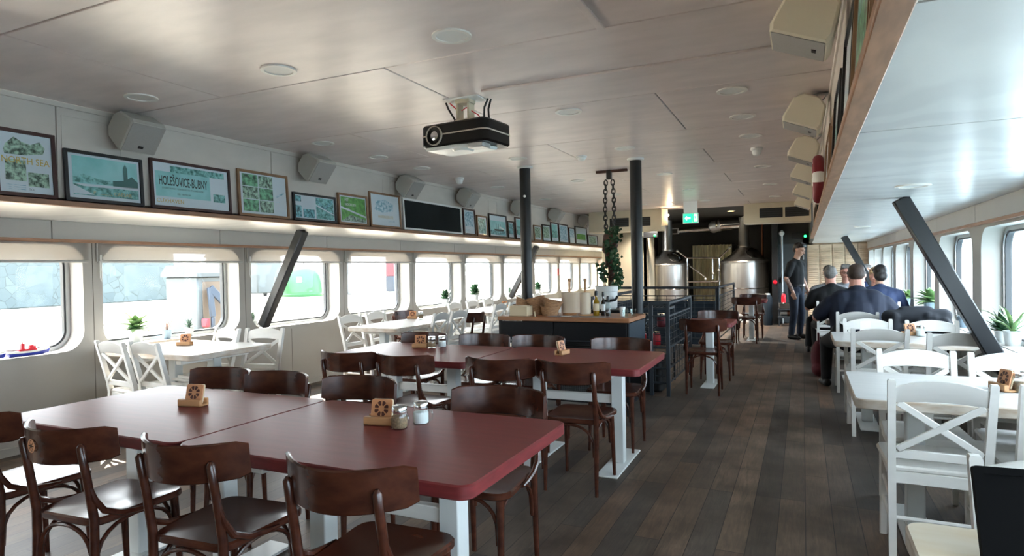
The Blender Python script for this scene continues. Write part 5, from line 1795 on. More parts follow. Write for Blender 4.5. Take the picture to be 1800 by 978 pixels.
railing('graphite stair railing with wire panels beside the nearer small red table', [(-1.50, 6.80), (-1.32, 6.80), (-1.32, 8.25)], 1.0)
railing('graphite stair railing running back beside the further small red table', [(-1.32, 11.2), (-1.32, 13.9)], 1.02)
railing('graphite railing crossing in front of the two brewing tanks', [(-3.35, 11.2), (-1.34, 11.2)], 1.02)
railing('graphite railing left of the stairwell behind the ivy', [(-2.62, 8.2), (-2.62, 11.15)], .98)
b = B().use(M['counterblue']); b.b2((-3.3, 11.3, .02), (-1.38, 11.36, .78), .004)
tag(b.obj('stair_side_panel'), 'dark blue panel below the railing in front of the tanks', 'panel')
# bin and crate rack behind the railing
t = thing('black_bin', 'black plastic bin standing on the floor inside the railing corner', 'bin', (-1.62, 7.12, 0), 0)
b = B().use(M['blacksoft']); b.prism(rr(-.2, -.16, .2, .22, .05, 4), 0, .40, None, .02); b.obj('body', t)
b = B().use(M['black']); b.ring(rr(-.215, -.175, .215, .235, .06, 4), rr(-.18, -.14, .18, .2, .05, 4), .38, .41); b.obj('rim', t)
t = thing('wire_rack', 'black wire rack with red and glass items beside the right pole', 'rack', (-1.66, 7.62, 0), 0)
for xx in (-.22, .22):
    for yy in (-.18, .18):
        b = B().use(M['rail']); b.b2((xx - .012, yy - .012, 0), (xx + .012, yy + .012, .92), .002); b.obj('upright', t)
for zz in (.2, .44, .66, .90):
    b = B().use(M['rail']); b.ring(rr(-.23, -.19, .23, .19, .01, 1), rr(-.215, -.175, .215, .175, .01, 1), zz - .012, zz + .012)
    for k in range(9): b.tube([(-.2 + k * .05, -.18, zz), (-.2 + k * .05, .18, zz)], .004, 4)
    b.obj('wire_shelf', t)
for k, (xx, zz, mm, nm) in enumerate(((-.12, .45, 'redglass', 'left red'), (.05, .45, 'redglass', 'right red'), (-.05, .67, 'jarglass', 'clear'), (.12, .67, 'maroon', 'dark red'))):
    g = thing('storage_jar', '%s jar on the black wire rack' % nm, 'jar', (-1.66 + xx, 7.56, zz + .006), 0, 'jars on the wire rack')
    b = B().use(M[mm]); b.lathe([(.05, 0), (.055, .01), (.055, .12), (.045, .14)], 18); b.obj('body', g)
    b = B().use(M['chrome']); b.lathe([(.047, .14), (.047, .16), (.01, .165)], 18); b.obj('lid', g)

# ---------------------------------------------------------------- brewing tanks and pipework
def tank(label, x, y, r, ztop, chim):
    t = thing('brewing_tank', label, 'brewing tank', (x, y, 0), 0, 'stainless steel brewing tanks')
    b = B().use(M['steel']); b.lathe([(r * .98, .0), (r, .02), (r, ztop - .02), (r + .02, ztop - .01), (r + .02, ztop + .01)], 56, cap=False); b.obj('vessel', t)
    b = B().use(M['steel']); b.lathe([(r + .022, ztop), (r + .015, ztop + .03), (r * .6, ztop + .19), (.16, ztop + .36), (.12, ztop + .4)], 56, cap=False); b.obj('cone', t)
    b = B().use(M['steel']); b.lathe([(.15, ztop + .36), (.15, ztop + .42), (.135, ztop + .44), (.122, chim)], 32, cap=False); b.obj('chimney', t)
    b = B().use(M['chrome']); b.lathe([(.18, 0), (.2, .02), (.16, .05), (.02, .07)], 24, (r * .42, -r * .42, ztop + .2), rx(38) @ ry(25)); b.obj('manhole', t)
    b = B().use(M['whitemetal']); b.lathe([(r * .97, -.0), (r + .012, .0), (r + .012, .16), (r, .2)], 56, cap=False); b.obj('base_skirt', t)
    b = B().use(M['chrome']); b.lathe([(r + .006, ztop * .55), (r + .012, ztop * .56), (r + .006, ztop * .57)], 56, cap=False); b.obj('weld_band', t)


tank('left stainless brewing tank with conical top and tall chimney', -3.23, 16.75, .53, 1.43, 2.60)
tank('right stainless brewing tank with conical top and tall chimney', -1.33, 16.75, .56, 1.47, 2.60)
t = thing('brew_pipework', 'steel pipe loop and valves between the two brewing tanks', 'pipework', (-2.28, 16.2, 0), 0)
b = B().use(M['chrome']); b.tube([(-.62, 0, 1.80), (-.36, 0, 1.60), (.42, 0, 1.58), (.7, 0, 1.86)], .022, 8); b.tube([(-.36, 0, 1.58), (-.36, 0, 1.04), (-.33, 0, 1.0), (.38, 0, 1.0), (.41, 0, 1.04), (.41, 0, 1.58)], .022, 8); b.obj('pipe_loop', t)
b = B().use(M['chrome']); b.tube([(-.3, .02, 1.4), (.1, .02, 1.08)], .018, 8); b.tube([(.25, .02, 1.58), (.25, .02, 1.05)], .018, 8); b.obj('cross_pipe', t)
for p in ((.08, -.02, 1.06), (.27, -.02, 1.2), (.4, -.02, 1.28), (-.6, -.02, 1.78), (.66, -.02, 1.82)):
    b = B().use(M['steel']); b.ell(p, (.032, .03, .032)); b.obj('valve', t)
for xx in (-.36, .41):
    b = B().use(M['chrome']); b.tube([(xx, .05, 0), (xx, .05, 1.05)], .02, 8); b.obj('support_leg', t)
t = thing('strip_curtain', 'crinkled silvery foil strip curtain hanging between the tanks', 'curtain', (-2.26, 18.0, 0), 0)
b = B().use(M['foil'])
n = 40; vs = []; fs = []
for i in range(n + 1):
    for k in range(7):
        zz = .15 + 1.82 * k / 6
        vs.append((-.52 + 1.04 * i / n, .035 * math.sin(i * 1.7) + .02 * math.sin(i * .6 + k), zz))
for i in range(n):
    for k in range(6): fs.append((i * 7 + k, i * 7 + 7 + k, i * 7 + 8 + k, i * 7 + k + 1))
b.add(vs, fs); b.obj('foil', t, smooth=60)
b = B().use(M['black']); b.tube([(-.6, 0, 1.98), (.6, 0, 1.98)], .02, 8); b.obj('rail', t)
t = thing('ventilation_duct', 'round silver ventilation duct running under the ceiling to the right chimney', 'duct', (-2.0, 16.9, 2.42), 0)
b = B().use(M['chrome']); b.tube([(.0, -.1, 0), (.62, -.1, .02)], .14, 24); b.obj('main_duct', t)
b = B().use(M['alu'])
b.tube([(.12 * math.cos(a) - .02, -.1, .0 + .0 * math.sin(a)) for a in (0,)] + [(-.05, -.1, -.02), (-.08, .1, -.03)], .15, 24); b.obj('elbow', t)
b = B().use(M['chrome']); b.tube([(-.1, .05, -.06), (-1.0, .05, -.10)], .065, 16); b.obj('branch_duct', t)
b = B().use(M['alu']); b.ring(rr(-.14, -.08, .14, .08, .005, 1), rr(-.11, -.055, .11, .055, .005, 1), -.02, .04, Matrix.Translation((-1.1, -.02, -.1)) @ TY); b.obj('outlet_grille', t)
b = B().use(M['whitemetal']); b.lathe([(.03, 0), (.03, .35)], 12, (.67, -.1, .0)); b.obj('riser', t)
# copper pipe, white column pipe
b = B().use(M['copper']); b.tube([(-.95, 17.6, 0), (-.95, 17.6, 2.5)], .03, 10)
tag(b.obj('copper_pipe'), 'thin copper coloured vertical pipe behind the right tank', 'pipe')
b = B().use(M['blacksoft']); b.b2((-.66, 15.9, 0), (-.52, 16.2, 2.5), .01)
tag(b.obj('dark_column'), 'dark square column between the right tank and the grey door', 'column')
b = B().use(M['whitemetal']); b.tube([(-.44, 16.05, 0), (-.44, 16.05, 2.2)], .022, 10)
tag(b.obj('white_pipe'), 'pale vertical pipe at the left edge of the grey door', 'pipe')
t = thing('wall_lamp', 'small white round lamp on the dark wall above the grey door', 'lamp', (-.44, 16.0, 2.12), 0)
b = B().use(M['paper']); b.lathe([(.05, 0), (.06, .03), (.04, .06)], 16, (0, 0, 0), rx(90)); b.obj('body', t)
t = thing('red_alarm_button', 'small red alarm button on the dark column', 'alarm button', (-.59, 15.9, .98), 0)
b = B().use(M['red']); b.lathe([(.045, 0), (.05, .02), (.03, .05)], 16, (0, 0, 0), rx(90)); b.obj('button', t)
# vent boxes under the ceiling
for k, (xa, xb, z0_, l) in enumerate(((-1.0, .15, 2.17, 'cream ventilation box with dark grilles at right under the far ceiling'), (-4.05, -2.55, 2.12, 'cream ventilation box with dark grilles at left under the far ceiling'))):
    t = thing('vent_box', l, 'vent', ((xa + xb) / 2, 12.8, z0_), 0, 'cream ventilation boxes')
    h = (xb - xa) / 2
    b = B().use(M['cream']); b.b2((-h, -.2, 0), (h, .2, ZC - z0_), .008); b.obj('housing', t)
    for s in (-1, 1):
        cxx = s * .22 + (.12 if k == 0 else .12)
        b = B().use(M['grill_dark']); b.b2((cxx - .2, -.206, .10), (cxx + .2, -.195, .28), .003)
        g = b.obj('grille', t)
        b = B().use(M['rail'])
        for j in range(4): b.b2((cxx - .195, -.212, .125 + j * .04), (cxx + .195, -.204, .133 + j * .04))
        b.obj('slat', g)
# exit sign
t = thing('exit_sign', 'green emergency exit sign with left arrow and running figure hanging from the ceiling', 'exit sign', (-1.805, 11.5, 2.165), 0)
b = B().use(M['paper']); b.b2((-.135, -.012, -.01), (.135, .03, .175), .004); b.b2((-.12, -.0, .17), (.12, .02, .385), .003); b.obj('case', t)
b = B().use(M['exit']); b.b2((-.122, -.016, .005), (.03, -.011, .16)); b.b2((.04, -.016, .005), (.122, -.011, .16))
f_ = b.obj('lit_face', t)
b = B().use(M['exitwhite']); T = Matrix.Translation((0, -.0165, 0)) @ TY
b.prism([(-.10, .083), (-.06, .125), (-.06, .098), (-.0, .098), (-.0, .068), (-.06, .068), (-.06, .041)], 0, .001, T)
b.obj('arrow', f_)
b = B().use(M['exitwhite'])
b.prism([(.06, .02), (.11, .02), (.11, .15), (.06, .15)], 0, .0006, T)
b.use(M['exit'])
b.prism([(.081 + .008 * math.cos(2 * PI * k / 10), .130 + .008 * math.sin(2 * PI * k / 10)) for k in range(10)], .0006, .0012, T)
b.prism([(.072, .115), (.088, .12), (.094, .085), (.102, .06), (.096, .055), (.085, .08), (.075, .05), (.064, .03), (.06, .036), (.07, .06), (.076, .085), (.068, .1), (.064, .085), (.06, .088), (.065, .11)], .0006, .0012, T)
b.obj('running_figure', f_)
# green leds on dark units, warm lamp
for x, y, z_, l in ((-3.28, 15.1, 2.16, 'dark box with a green light on the left end wall'), (-.02, 16.1, 2.06, 'dark box with a green light above the grey door')):
    t = thing('control_box', l, 'control box', (x, y, z_), 0, 'dark boxes with green lights')
    b = B().use(M['blacksoft']); b.b2((-.2, -.04, -.07), (.14, .05, .07), .01); b.obj('case', t)
    b = B().use(M['led']); b.lathe([(.028, 0), (.02, .012), (.004, .016)], 14, (.08, -.04, -.02), rx(90)); b.obj('green_light', t)
for x, l in ((-3.15, 'added ceiling fill lamp for the left brewing tank'), (-1.45, 'added ceiling fill lamp for the right brewing tank')):
    t = thing('added_tank_lamp', l, 'ceiling light', (x, 14.9, 2.62), 0, 'added fill lamps for the tanks')
    b = B().use(M['white']); b.lathe([(.09, 0), (.085, -.012), (.07, -.012), (.065, -.002)], 24, cap=False); b.obj('rim', t)
    b = B().use(M['warmlamp']); b.lathe([(.066, -.004), (.066, -.001)], 24); b.obj('lamp', t)
    ld = bpy.data.lights.new('added_tank_fill_light', 'SPOT'); ld.energy = 170; ld.color = (1, .90, .78); ld.spot_size = R(120); ld.spot_blend = .6; ld.shadow_soft_size = .07  # fill lamps added to brighten the dark tanks, fittings are invented
    lo = bpy.data.objects.new('added_tank_fill_light', ld); COL.objects.link(lo); lo.location = (x, 14.9, 2.59)
t = thing('warm_spotlight', 'small warm spotlight at the end of the left ventilation box', 'spotlight', (-2.46, 12.5, 2.40), 0)
b = B().use(M['cream']); b.prism([(-.06, -.22), (.06, -.2), (.06, .12), (-.06, .15)], -.03, .03, TY, .008); b.obj('bracket', t)
b = B().use(M['warmlamp']); b.ell((.075, -.03, .0), (.022, .022, .022)); b.obj('bulb', t)
ld = bpy.data.lights.new('warm_spot_light', 'POINT'); ld.energy = 2.0; ld.color = (1, .78, .5); ld.shadow_soft_size = .03
lo = bpy.data.objects.new('warm_spot_light', ld); COL.objects.link(lo); lo.location = (-2.34, 12.42, 2.38)
t = thing('horseshoe', 'dark horseshoe hanging on the cream panel left of the tanks', 'horseshoe', (-3.5, 15.98, 1.9), 0)
b = B().use(M['rust']); b.tube([(.075 * math.sin(a), 0, .09 * math.cos(a)) for a in [-2.5 + 5.0 * k / 16 for k in range(17)]], .02, 8); b.obj('shoe', t)
b = B().use(M['cream']); b.b2((-3.62, 16.0, 0), (-3.42, 16.1, 2.6), .005)
struct(b.obj('wall_cream_pier'))
# bench with keg and extinguisher near the door
t = thing('keg_trolley', 'low metal trolley carrying a steel keg in front of the grey door', 'trolley', (-.32, 15.55, 0), 0)
b = B().use(M['rail']); b.b2((-.2, -.18, .18), (.24, .18, .22), .004); b.b2((-.2, -.18, .36), (.24, .18, .39), .004); b.obj('deck', t)
for xx in (-.19, .21):
    for yy in (-.16, .14):
        b = B().use(M['rail']); b.b2((xx, yy, 0), (xx + .025, yy + .025, .38), .002); b.obj('leg', t)
t = thing('beer_keg', 'steel keg lying on the lower deck of the trolley', 'keg', (-.32, 15.55, .2205), 0)
b = B().use(M['steel']); b.lathe([(.06, -.17), (.068, -.165), (.068, .165), (.06, .17)], 20, (.02, 0, .068), ry(90)); b.obj('barrel', t)
b = B().use(M['copper']); b.lathe([(.0685, -.03), (.0685, .03)], 20, (.02, 0, .068), ry(90), cap=False); b.obj('band', t)
t = thing('steel_crate', 'pale steel crate on top of the trolley by the grey door', 'crate', (-.32, 15.55, .3905), 0)
b = B().use(M['chrome']); b.b2((-.18, -.15, 0), (.2, .15, .14), .01); b.obj('body', t)
t = thing('fire_extinguisher', 'small red fire extinguisher standing on the crate by the door', 'fire extinguisher', (-.40, 15.5, .5315), 0)
b = B().use(M['red']); b.lathe([(.045, 0), (.05, .01), (.05, .15), (.03, .19), (.018, .2)], 18); b.obj('cylinder', t)
b = B().use(M['blacksoft']); b.bar((-.03, 0, .215), (.05, 0, .23), .02, .015, .003); b.tube([(.02, 0, .2), (.06, .0, .18), (.06, 0, .08)], .008, 6); b.obj('valve', t)
t = thing('blue_barrel', 'dark blue barrel between the right tank and the dark column', 'barrel', (-.74, 15.6, 0), 0)
b = B().use(M['counterblue']); b.lathe([(.09, 0), (.1, .02), (.1, .62), (.08, .68), (.05, .7)], 22); b.obj('body', t)
b = B().use(M['paper']); b.lathe([(.05, .7), (.05, .73), (.01, .735)], 16); b.obj('cap', t)

# ---------------------------------------------------------------- plants and toy boats on the sills
def plant(label, x, y, z, kind, s=1.0, pot='pot', group='potted plants on the sills', seed=1):
    random.seed(seed)
    t = thing('potted_plant', label, 'plant', (x, y, z), random.uniform(0, 3), group)
    b = B().use(M[pot]); r = .05 * s
    b.lathe([(r * .78, 0), (r * .8, .004), (r, .09 * s), (r * 1.08, .092 * s), (r * 1.08, .10 * s), (r * .95, .10 * s), (r * .9, .085 * s)], 22); b.obj('pot', t)
    b = B().use(M['soil']); b.lathe([(r * .92, .084 * s), (.003, .088 * s)], 18); b.obj('soil', t)
    mm = {'succ': 'leafy', 'spike': 'leafred', 'grey': 'leafgrey', 'aloe': 'leafy', 'bush': 'leaf'}[kind]
    b = B().use(M[mm])
    N = {'succ': 26, 'spike': 16, 'grey': 26, 'aloe': 12, 'bush': 40}[kind]
    for k in range(N):
        a = k * 2.4
        up = k / N
        L = s * {'succ': .13, 'spike': .15, 'grey': .09, 'aloe': .24, 'bush': .13}[kind] * random.uniform(.75, 1.15)
        el = R(20 + 60 * up) if kind != 'spike' else R(50 + 35 * up)
        if kind == 'aloe': el = R(45 + 42 * up)
        w = s * {'succ': .026, 'spike': .007, 'grey': .012, 'aloe': .013, 'bush': .02}[kind]
        z0_ = .09 * s + (.05 * s * up if kind in ('succ', 'grey', 'bush') else 0)
        d_ = Vector((math.cos(a), math.sin(a), 0)); up_ = Vector((0, 0, 1)); sd = Vector((-math.sin(a), math.cos(a), 0))
        vs = []; fs = []
        for q in range(5):
            tt = q / 4
            e = el - (.5 if kind in ('succ', 'aloe') else .1) * tt
            p = Vector((0, 0, z0_)) + (d_ * math.cos(e) + up_ * math.sin(e)) * (L * tt)
            ww = w * (math.sin(PI * min(.98, .25 + tt * .72)) if kind != 'spike' else 1 - tt * .9)
            if tt == 1: ww = w * .08
            nrm = up_ * math.cos(e) - d_ * math.sin(e)
            vs += [p - sd * ww, p + nrm * (-ww * .5), p + sd * ww, p + nrm * (ww * .15)]
        for q in range(4):
            for k2 in range(4):
                fs.append((q * 4 + k2, q * 4 + (k2 + 1) % 4, q * 4 + 4 + (k2 + 1) % 4, q * 4 + 4 + k2))
        b.add(vs, fs)
    b.obj('foliage', t, smooth=60)


ZW = WZ0 + .0005
plant('green succulent in a pale pot, largest plant on the second left window sill', -5.76, 3.90, ZW, 'succ', 1.25, seed=3)
plant('spiky reddish plant in a blue-grey pot on the second left window sill', -5.76, 4.22, ZW, 'spike', .9, 'potblue', seed=4)
plant('small grey rosette plant in a white pot on the second left window sill', -5.77, 4.48, ZW, 'grey', .85, seed=5)
plant('small grey-green plant at the left end of the fourth left window sill', -5.76, 5.30, ZW, 'grey', .9, seed=6)
plant('bushy plant in a white pot at the right end of the fifth left window sill', -5.76, 9.60, ZW, 'bush', 1.25, seed=7)
plant('wide green plant on the sixth left window sill behind white chairs', -5.76, 10.7, ZW, 'bush', 1.5, seed=8)
plant('small plant on the seventh left window sill behind the slanted brace', -5.76, 12.3, ZW, 'grey', 1.2, seed=9)
plant('dark plant on the left sill right of the left black pole', -5.76, 13.9, ZW, 'bush', 1.3, seed=10)
GPZ = WZ0 - .0045
plant('tall aloe in a pale pot on the right sill, nearest the picture edge', 1.41, 5.78, GPZ, 'aloe', 1.15, seed=12)
plant('small cactus-like plant in a zinc pot left of the aloe on the right sill', 1.395, 6.00, GPZ, 'bush', .95, seed=13)
plant('small dark plant in a blue-grey pot behind the big slanted brace', 1.395, 7.25, GPZ, 'grey', 1.1, 'potblue', seed=14)
plant('broad-leaved succulent in a grey-blue pot on the right sill behind the black jackets', 1.395, 8.95, GPZ, 'succ', 1.5, 'potblue', seed=15)
plant('small succulent far along the right sill beside the blue jacket', 1.395, 10.7, GPZ, 'succ', 1.1, 'potblue', seed=16)


def boat(label, y):
    t = thing('toy_boat', label, 'toy boat', (-5.74, y, ZW), 0, 'toy boats on the sill')
    def hull(z0_, z1_, k0, k1, mm, nm):
        b = B().use(mm); n = 11; vs = []; fs = []
        for q in range(n):
            u = -1 + 2 * q / (n - 1)
            wd = .028 * (1 - max(0, u) ** 2.2) * (1 - .25 * max(0, -u) ** 4) + .001
            sh = .022 * max(0, u) ** 2 * (1 if z1_ > .03 else .75) + .006 * max(0, -u) ** 2
            ln = .155
            vs += [(-wd * k0, u * ln * (.93 if k0 < 1 else 1), z0_ + (sh if z0_ > 0 else sh * .2)), (wd * k0, u * ln * (.93 if k0 < 1 else 1), z0_ + (sh if z0_ > 0 else sh * .2)), (wd * k1, u * ln, z1_ + sh), (-wd * k1, u * ln, z1_ + sh)]
        for q in range(n - 1):
            for k in range(4): fs.append((q * 4 + k, q * 4 + (k + 1) % 4, q * 4 + 4 + (k + 1) % 4, q * 4 + 4 + k))
        fs.append((0, 1, 2, 3)); fs.append(tuple((n - 1) * 4 + k for k in range(4)))
        b.add(vs, fs); b.obj(nm, t)
    hull(0, .022, .75, 1.0, M['bluehull'], 'lower_hull'); hull(.022, .038, 1.0, 1.04, M['whitemetal'], 'upper_hull')
    b = B().use(M['red']); b.b2((-.018, -.08, .036), (.018, .055, .055), .003); b.b2((-.016, -.0, .05), (.016, .045, .075), .003); b.b2((-.014, -.06, .05), (.014, -.035, .10), .003); b.b2((-.012, .0, .074), (.012, .03, .082), .002); b.tube([(0, -.047, .1), (0, -.047, .118)], .003, 6)
    b.obj('superstructure', t)


boat('red, white and blue toy boat on the sill, whole one nearer the window corner', 2.98)
boat('red, white and blue toy boat on the sill, cut by the left picture edge', 2.66)
# ---------------------------------------------------------------- people
V = Vector


def hand(b, w, d, n, curl=.5, s=1.0, thumb=1):
    """w wrist, d pointing direction, n palm normal (towards the palm side)"""
    w = V(w); d = V(d).normalized(); n = V(n); n = (n - d * n.dot(d)).normalized(); a = d.cross(n) * thumb   # a points to the thumb side
    rot = Matrix(((a.x, d.x, n.x, 0), (a.y, d.y, n.y, 0), (a.z, d.z, n.z, 0), (0, 0, 0, 1)))
    b.ell(w + d * .045 * s, (.040 * s, .055 * s, .017 * s), 12, 8, rot)
    b.cap(w - d * .02, w + d * .03 * s, .024 * s, .024 * s)
    for k, (o, L) in enumerate(((.030, .070), (.010, .080), (-.010, .074), (-.029, .058))):
        p = w + (a * o + d * .082) * s
        c = curl * (1 + .12 * k)
        for q in range(3):
            e = c * (q + .5) * .9
            p2 = p + (d * math.cos(e) + n * math.sin(e)) * (L * s * (.42, .33, .25)[q])
            b.cap(p, p2, (.0105 - .001 * q) * s, (.0098 - .001 * q) * s, 8); p = p2
    p = w + (a * .028 + d * .018) * s
    p2 = p + (a * .7 + d * .65 + n * .35).normalized() * .042 * s
    p3 = p2 + (a * .15 + d * .85 + n * .5).normalized() * .034 * s
    b.cap(p, p2, .014 * s, .0115 * s, 8); b.cap(p2, p3, .0115 * s, .009 * s, 8)


def head_frame(c, yaw, pitch, roll=0):
    return Matrix.Translation(c) @ rz(yaw) @ Matrix.Rotation(R(-pitch), 4, 'X') @ ry(roll)


def add_head(b, Hm, s=1.0, fat=0.0):
    m0 = b.m; b.m = m0 @ Hm
    b.ell((0, -.012, .035), (.076 * s + fat * .5, .098 * s, .085 * s), 18, 12)         # skull
    b.ell((0, .022, -.02), (.066 * s + fat, .074 * s, .085 * s), 18, 12)              # face
    b.ell((0, .050, -.078), (.036 * s + fat, .036 * s, .030 * s), 14, 10)             # chin
    b.cap((-.045 * s - fat, -.005, -.055), (-.015, .055, -.085), .026, .02); b.cap((.045 * s + fat, -.005, -.055), (.015, .055, -.085), .026, .02)
    b.cap((0, .092, .02), (0, .114, -.022), .009, .0135); b.ell((0, .106, -.026), (.017, .012, .010))
    b.cap((-.04, .085, .035), (.04, .085, .035), .013, .013)                            # brow
    for sx_ in (-1, 1):
        b.ell((sx_ * .034, .082, -.02), (.022, .016, .018))                            # cheeks
        b.ell((sx_ * (.076 * s + fat * .7), -.005, .0), (.010, .022, .033), 10, 8, rz(sx_ * -18))   # ears
    b.ell((0, .090, -.055), (.024, .012, .010))                                       # mouth region
    b.m = m0


def face_bits(o, Hm, beard=None, glasses=False, mask=False):
    b = B().use(M['eye']); b.m = Hm
    for s in (-1, 1): b.ell((s * .031, .091, .013), (.008, .005, .005), 10, 6)
    b.obj('eyes', o)
    b = B().use(M['hairdark']); b.m = Hm
    for s in (-1, 1): b.tube([(s * .018, .099, .033), (s * .034, .097, .039), (s * .050, .086, .034)], .003, 6)
    b.obj('eyebrows', o)
    if not mask:
        b = B().use(M['lip']); b.m = Hm; b.tube([(-.023, .096, -.056), (0, .103, -.055), (.023, .096, -.056)], .0048, 6); b.obj('lips', o)
    if glasses:
        b = B().use(M['blacksoft']); b.m = Hm
        for s in (-1, 1):
            b.tube([(s * .033 + .023 * math.cos(a), .108, .010 + .018 * math.sin(a)) for a in [2 * PI * k / 16 for k in range(16)]], .0025, 6, closed=True)
            b.tube([(s * .056, .106, .014), (s * .08, .0, .016)], .0022, 6)
        b.tube([(-.011, .110, .013), (.011, .110, .013)], .0022, 6); b.obj('glasses', o)
    if mask:
        b = B(); b.m = Hm; b.ell((0, .062, -.055), (.062, .068, .052), 18, 12)
        blob(b, 'face_mask', M['maskblue'], .008, o, 3)


def add_hair(o, Hm, mm, style, s=1.0, fat=0.0):
    b = B(); b.m = Hm
    if style == 'short':
        b.ell((0, -.026, .048), (.081 * s + fat * .5, .098 * s, .088 * s), 18, 12)
        b.ell((0, -.055, -.0), (.074 * s + fat * .5, .066 * s, .070 * s), 16, 10)
        b.cap((-.055, .055, .085), (.05, .062, .09), .026, .03)
    elif style == 'quiff':
        b.ell((0, -.026, .055), (.080 * s, .098 * s, .088 * s), 18, 12); b.ell((0, -.055, .0), (.074 * s, .064 * s, .07 * s), 16, 10)
        b.cap((-.045, .05, .105), (.045, .055, .108), .032, .034); b.cap((-.05, .0, .12), (.04, .0, .125), .03, .03)
    elif style == 'balding':
        b.ell((0, -.050, .012), (.081 * s + fat * .5, .073 * s, .080 * s), 18, 12)
        b.cap((-.072 - fat * .4, -.01, .02), (-.066, .03, .04), .022, .016); b.cap((.072 + fat * .4, -.01, .02), (.066, .03, .04), .022, .016)
        b.ell((0, -.028, .050), (.078 * s + fat * .5, .092 * s, .0765 * s), 18, 12)
    elif style == 'fuller':
        b.ell((0, -.03, .045), (.090 * s, .104 * s, .095 * s), 18, 12); b.ell((0, -.055, -.03), (.085 * s, .07 * s, .085 * s), 16, 10)
        b.cap((-.06, .05, .08), (.06, .05, .08), .032, .032)
    return blob(b, 'hair', mm, .008, o, 2)


def person(label, loc, rz_, J, skin, shirt, trs, hair, hstyle, g=1.0, belly=0.0, sleeve='short', hyaw=0, hpitch=0, sh=.20, seated=False, hands=True, face=True, glasses=False, mask=False, group=None, fat=0.0):
    pel = V(J['pelvis']); nk = V(J['neck']); hd = V(J['head'])
    up = (nk - pel).normalized()
    mid = pel.lerp(nk, .5)
    Hm = head_frame(hd, hyaw, hpitch)
    b = B()
    add_head(b, Hm, 1.0, fat)
    b.cap(nk - up * .03, hd + V((0, -.015, -.05)), .060 * g, .055 + fat)
    b.cap(pel, mid, .12 * g, .125 * g); b.cap(mid, nk - up * (.06 + .12 * g), .125 * g, .10 * g)
    b.cap(nk - up * .11 + V((-sh * .75, 0, 0)), nk - up * .11 + V((sh * .75, 0, 0)), .05 * g, .05 * g)
    for s, k in ((-1, 'L'), (1, 'R')):
        S = nk - up * (.095 + .09 * max(0, g - 1)) + V((s * sh, 0, 0)); E_ = V(J['elbow' + k]); W = V(J['wrist' + k])
        b.cap(S, E_, .050 * g ** .7, .040 * g ** .5); b.cap(E_, W, .040 * g ** .5, .027)
        hd_ = J.get('hand' + k, (W - E_).normalized() if hands else None)
        if hd_ is not None:
            hand(b, W, hd_, J.get('palm' + k, V((-s, 0, 0))), J.get('curl', .5), 1.0, J.get('thumb' + k, 1))
        Hp = pel + V((s * .10 * g, 0, -.0)); K = V(J['knee' + k]); A = V(J['ankle' + k])
        b.cap(Hp, K, .085 * g ** .6, .055); b.cap(K, A, .055, .036)
        f = V(J.get('foot' + k, (0, 1, 0))); b.cap(A + V((0, 0, -.03)), A + f * .13 + V((0, 0, -.055)), .036, .028)
    body = blob(b, 'person', skin, .0085, None, 3)
    tag(body, label, 'person', group)
    body.location = loc; body.rotation_euler = (0, 0, R(rz_))
    # shirt
    b = B(); q = .016
    sd = .085 + .09 * max(0, g - 1)
    b.cap(pel + up * .02, mid, .130 * g + q, .132 * g + q, 18)
    b.cap(mid, nk - up * (.13 + .07 * (g - 1)), .132 * g + q, .110 * g + q, 18)
    for s in (-1, 1):
        b.cap(nk - up * .055 + V((s * .035, -.012, 0)), nk - up * (sd + .015) + V((s * sh * .88, -.005, 0)), .052 * g ** .8 + q, .060 * g ** .8 + q, 16)
        b.cap(pel + up * .05 + V((s * .06 * g, 0, 0)), mid + up * .10 + V((s * .085 * g, 0, 0)), .105 * g + q, .098 * g + q, 16)
    b.cap(nk - up * .09, nk - up * .028 + V((0, -.008, 0)), .085 * g + .01, .062 * g ** .8 + .012, 18)
    if belly: b.ell(pel + up * .16 + V((0, belly, 0)), (.17 * g, .16 * g, .17), 16, 12)
    for s, k in ((-1, 'L'), (1, 'R')):
        S = nk - up * (sd + .02) + V((s * sh, 0, 0)); E_ = V(J['elbow' + k]); W = V(J['wrist' + k])
        if sleeve == 'short':
            P2 = S.lerp(E_, .72); b.cap(S, P2, .060 * g ** .7 + q, .054 * g ** .7 + q)
        else:
            b.cap(S, E_, .058 * g ** .7 + q, .048 * g ** .5 + q); b.cap(E_, E_.lerp(W, .95), .048 * g ** .5 + q, .033 + q)
    blob(b, 'shirt' if sleeve == 'short' else 'jacket', shirt, .012, body, 4)
    # trousers
    b = B()
    b.cap(pel + V((-.05 * g, 0, 0)), pel + V((.05 * g, 0, 0)), .135 * g, .135 * g, 18)
    b.cap(pel + V((-.05 * g, 0, .05)), pel + V((.05 * g, 0, .05)), .128 * g, .128 * g, 18)
    for s, k in ((-1, 'L'), (1, 'R')):
        Hp = pel + V((s * .095 * g, 0, -.02)); K = V(J['knee' + k]); A = V(J['ankle' + k])
        b.cap(Hp, K, .100 * g ** .6, .072); b.cap(K, A + V((0, 0, .02)), .072, .056)
    blob(b, 'trousers', trs, .012, body, 4)
    for s, k in ((-1, 'L'), (1, 'R')):
        A = V(J['ankle' + k]); f = V(J.get('foot' + k, (0, 1, 0))).normalized()
        b = B(); z0 = A.z - .085
        b.cap(V((A.x, A.y, z0 + .045)) - f * .04, V((A.x, A.y, z0 + .04)) + f * .10, .044, .042); b.cap(V((A.x, A.y, z0 + .04)) + f * .10, V((A.x, A.y, z0 + .03)) + f * .175, .042, .028); b.cap(V((A.x, A.y, z0 + .05)), A, .045, .048)
        blob(b, 'shoe', M['shoe'], .009, body, 2)
    add_hair(body, Hm, hair, hstyle, 1.0, fat)
    if face: face_bits(body, Hm, None, glasses, mask)
    return body, Hm


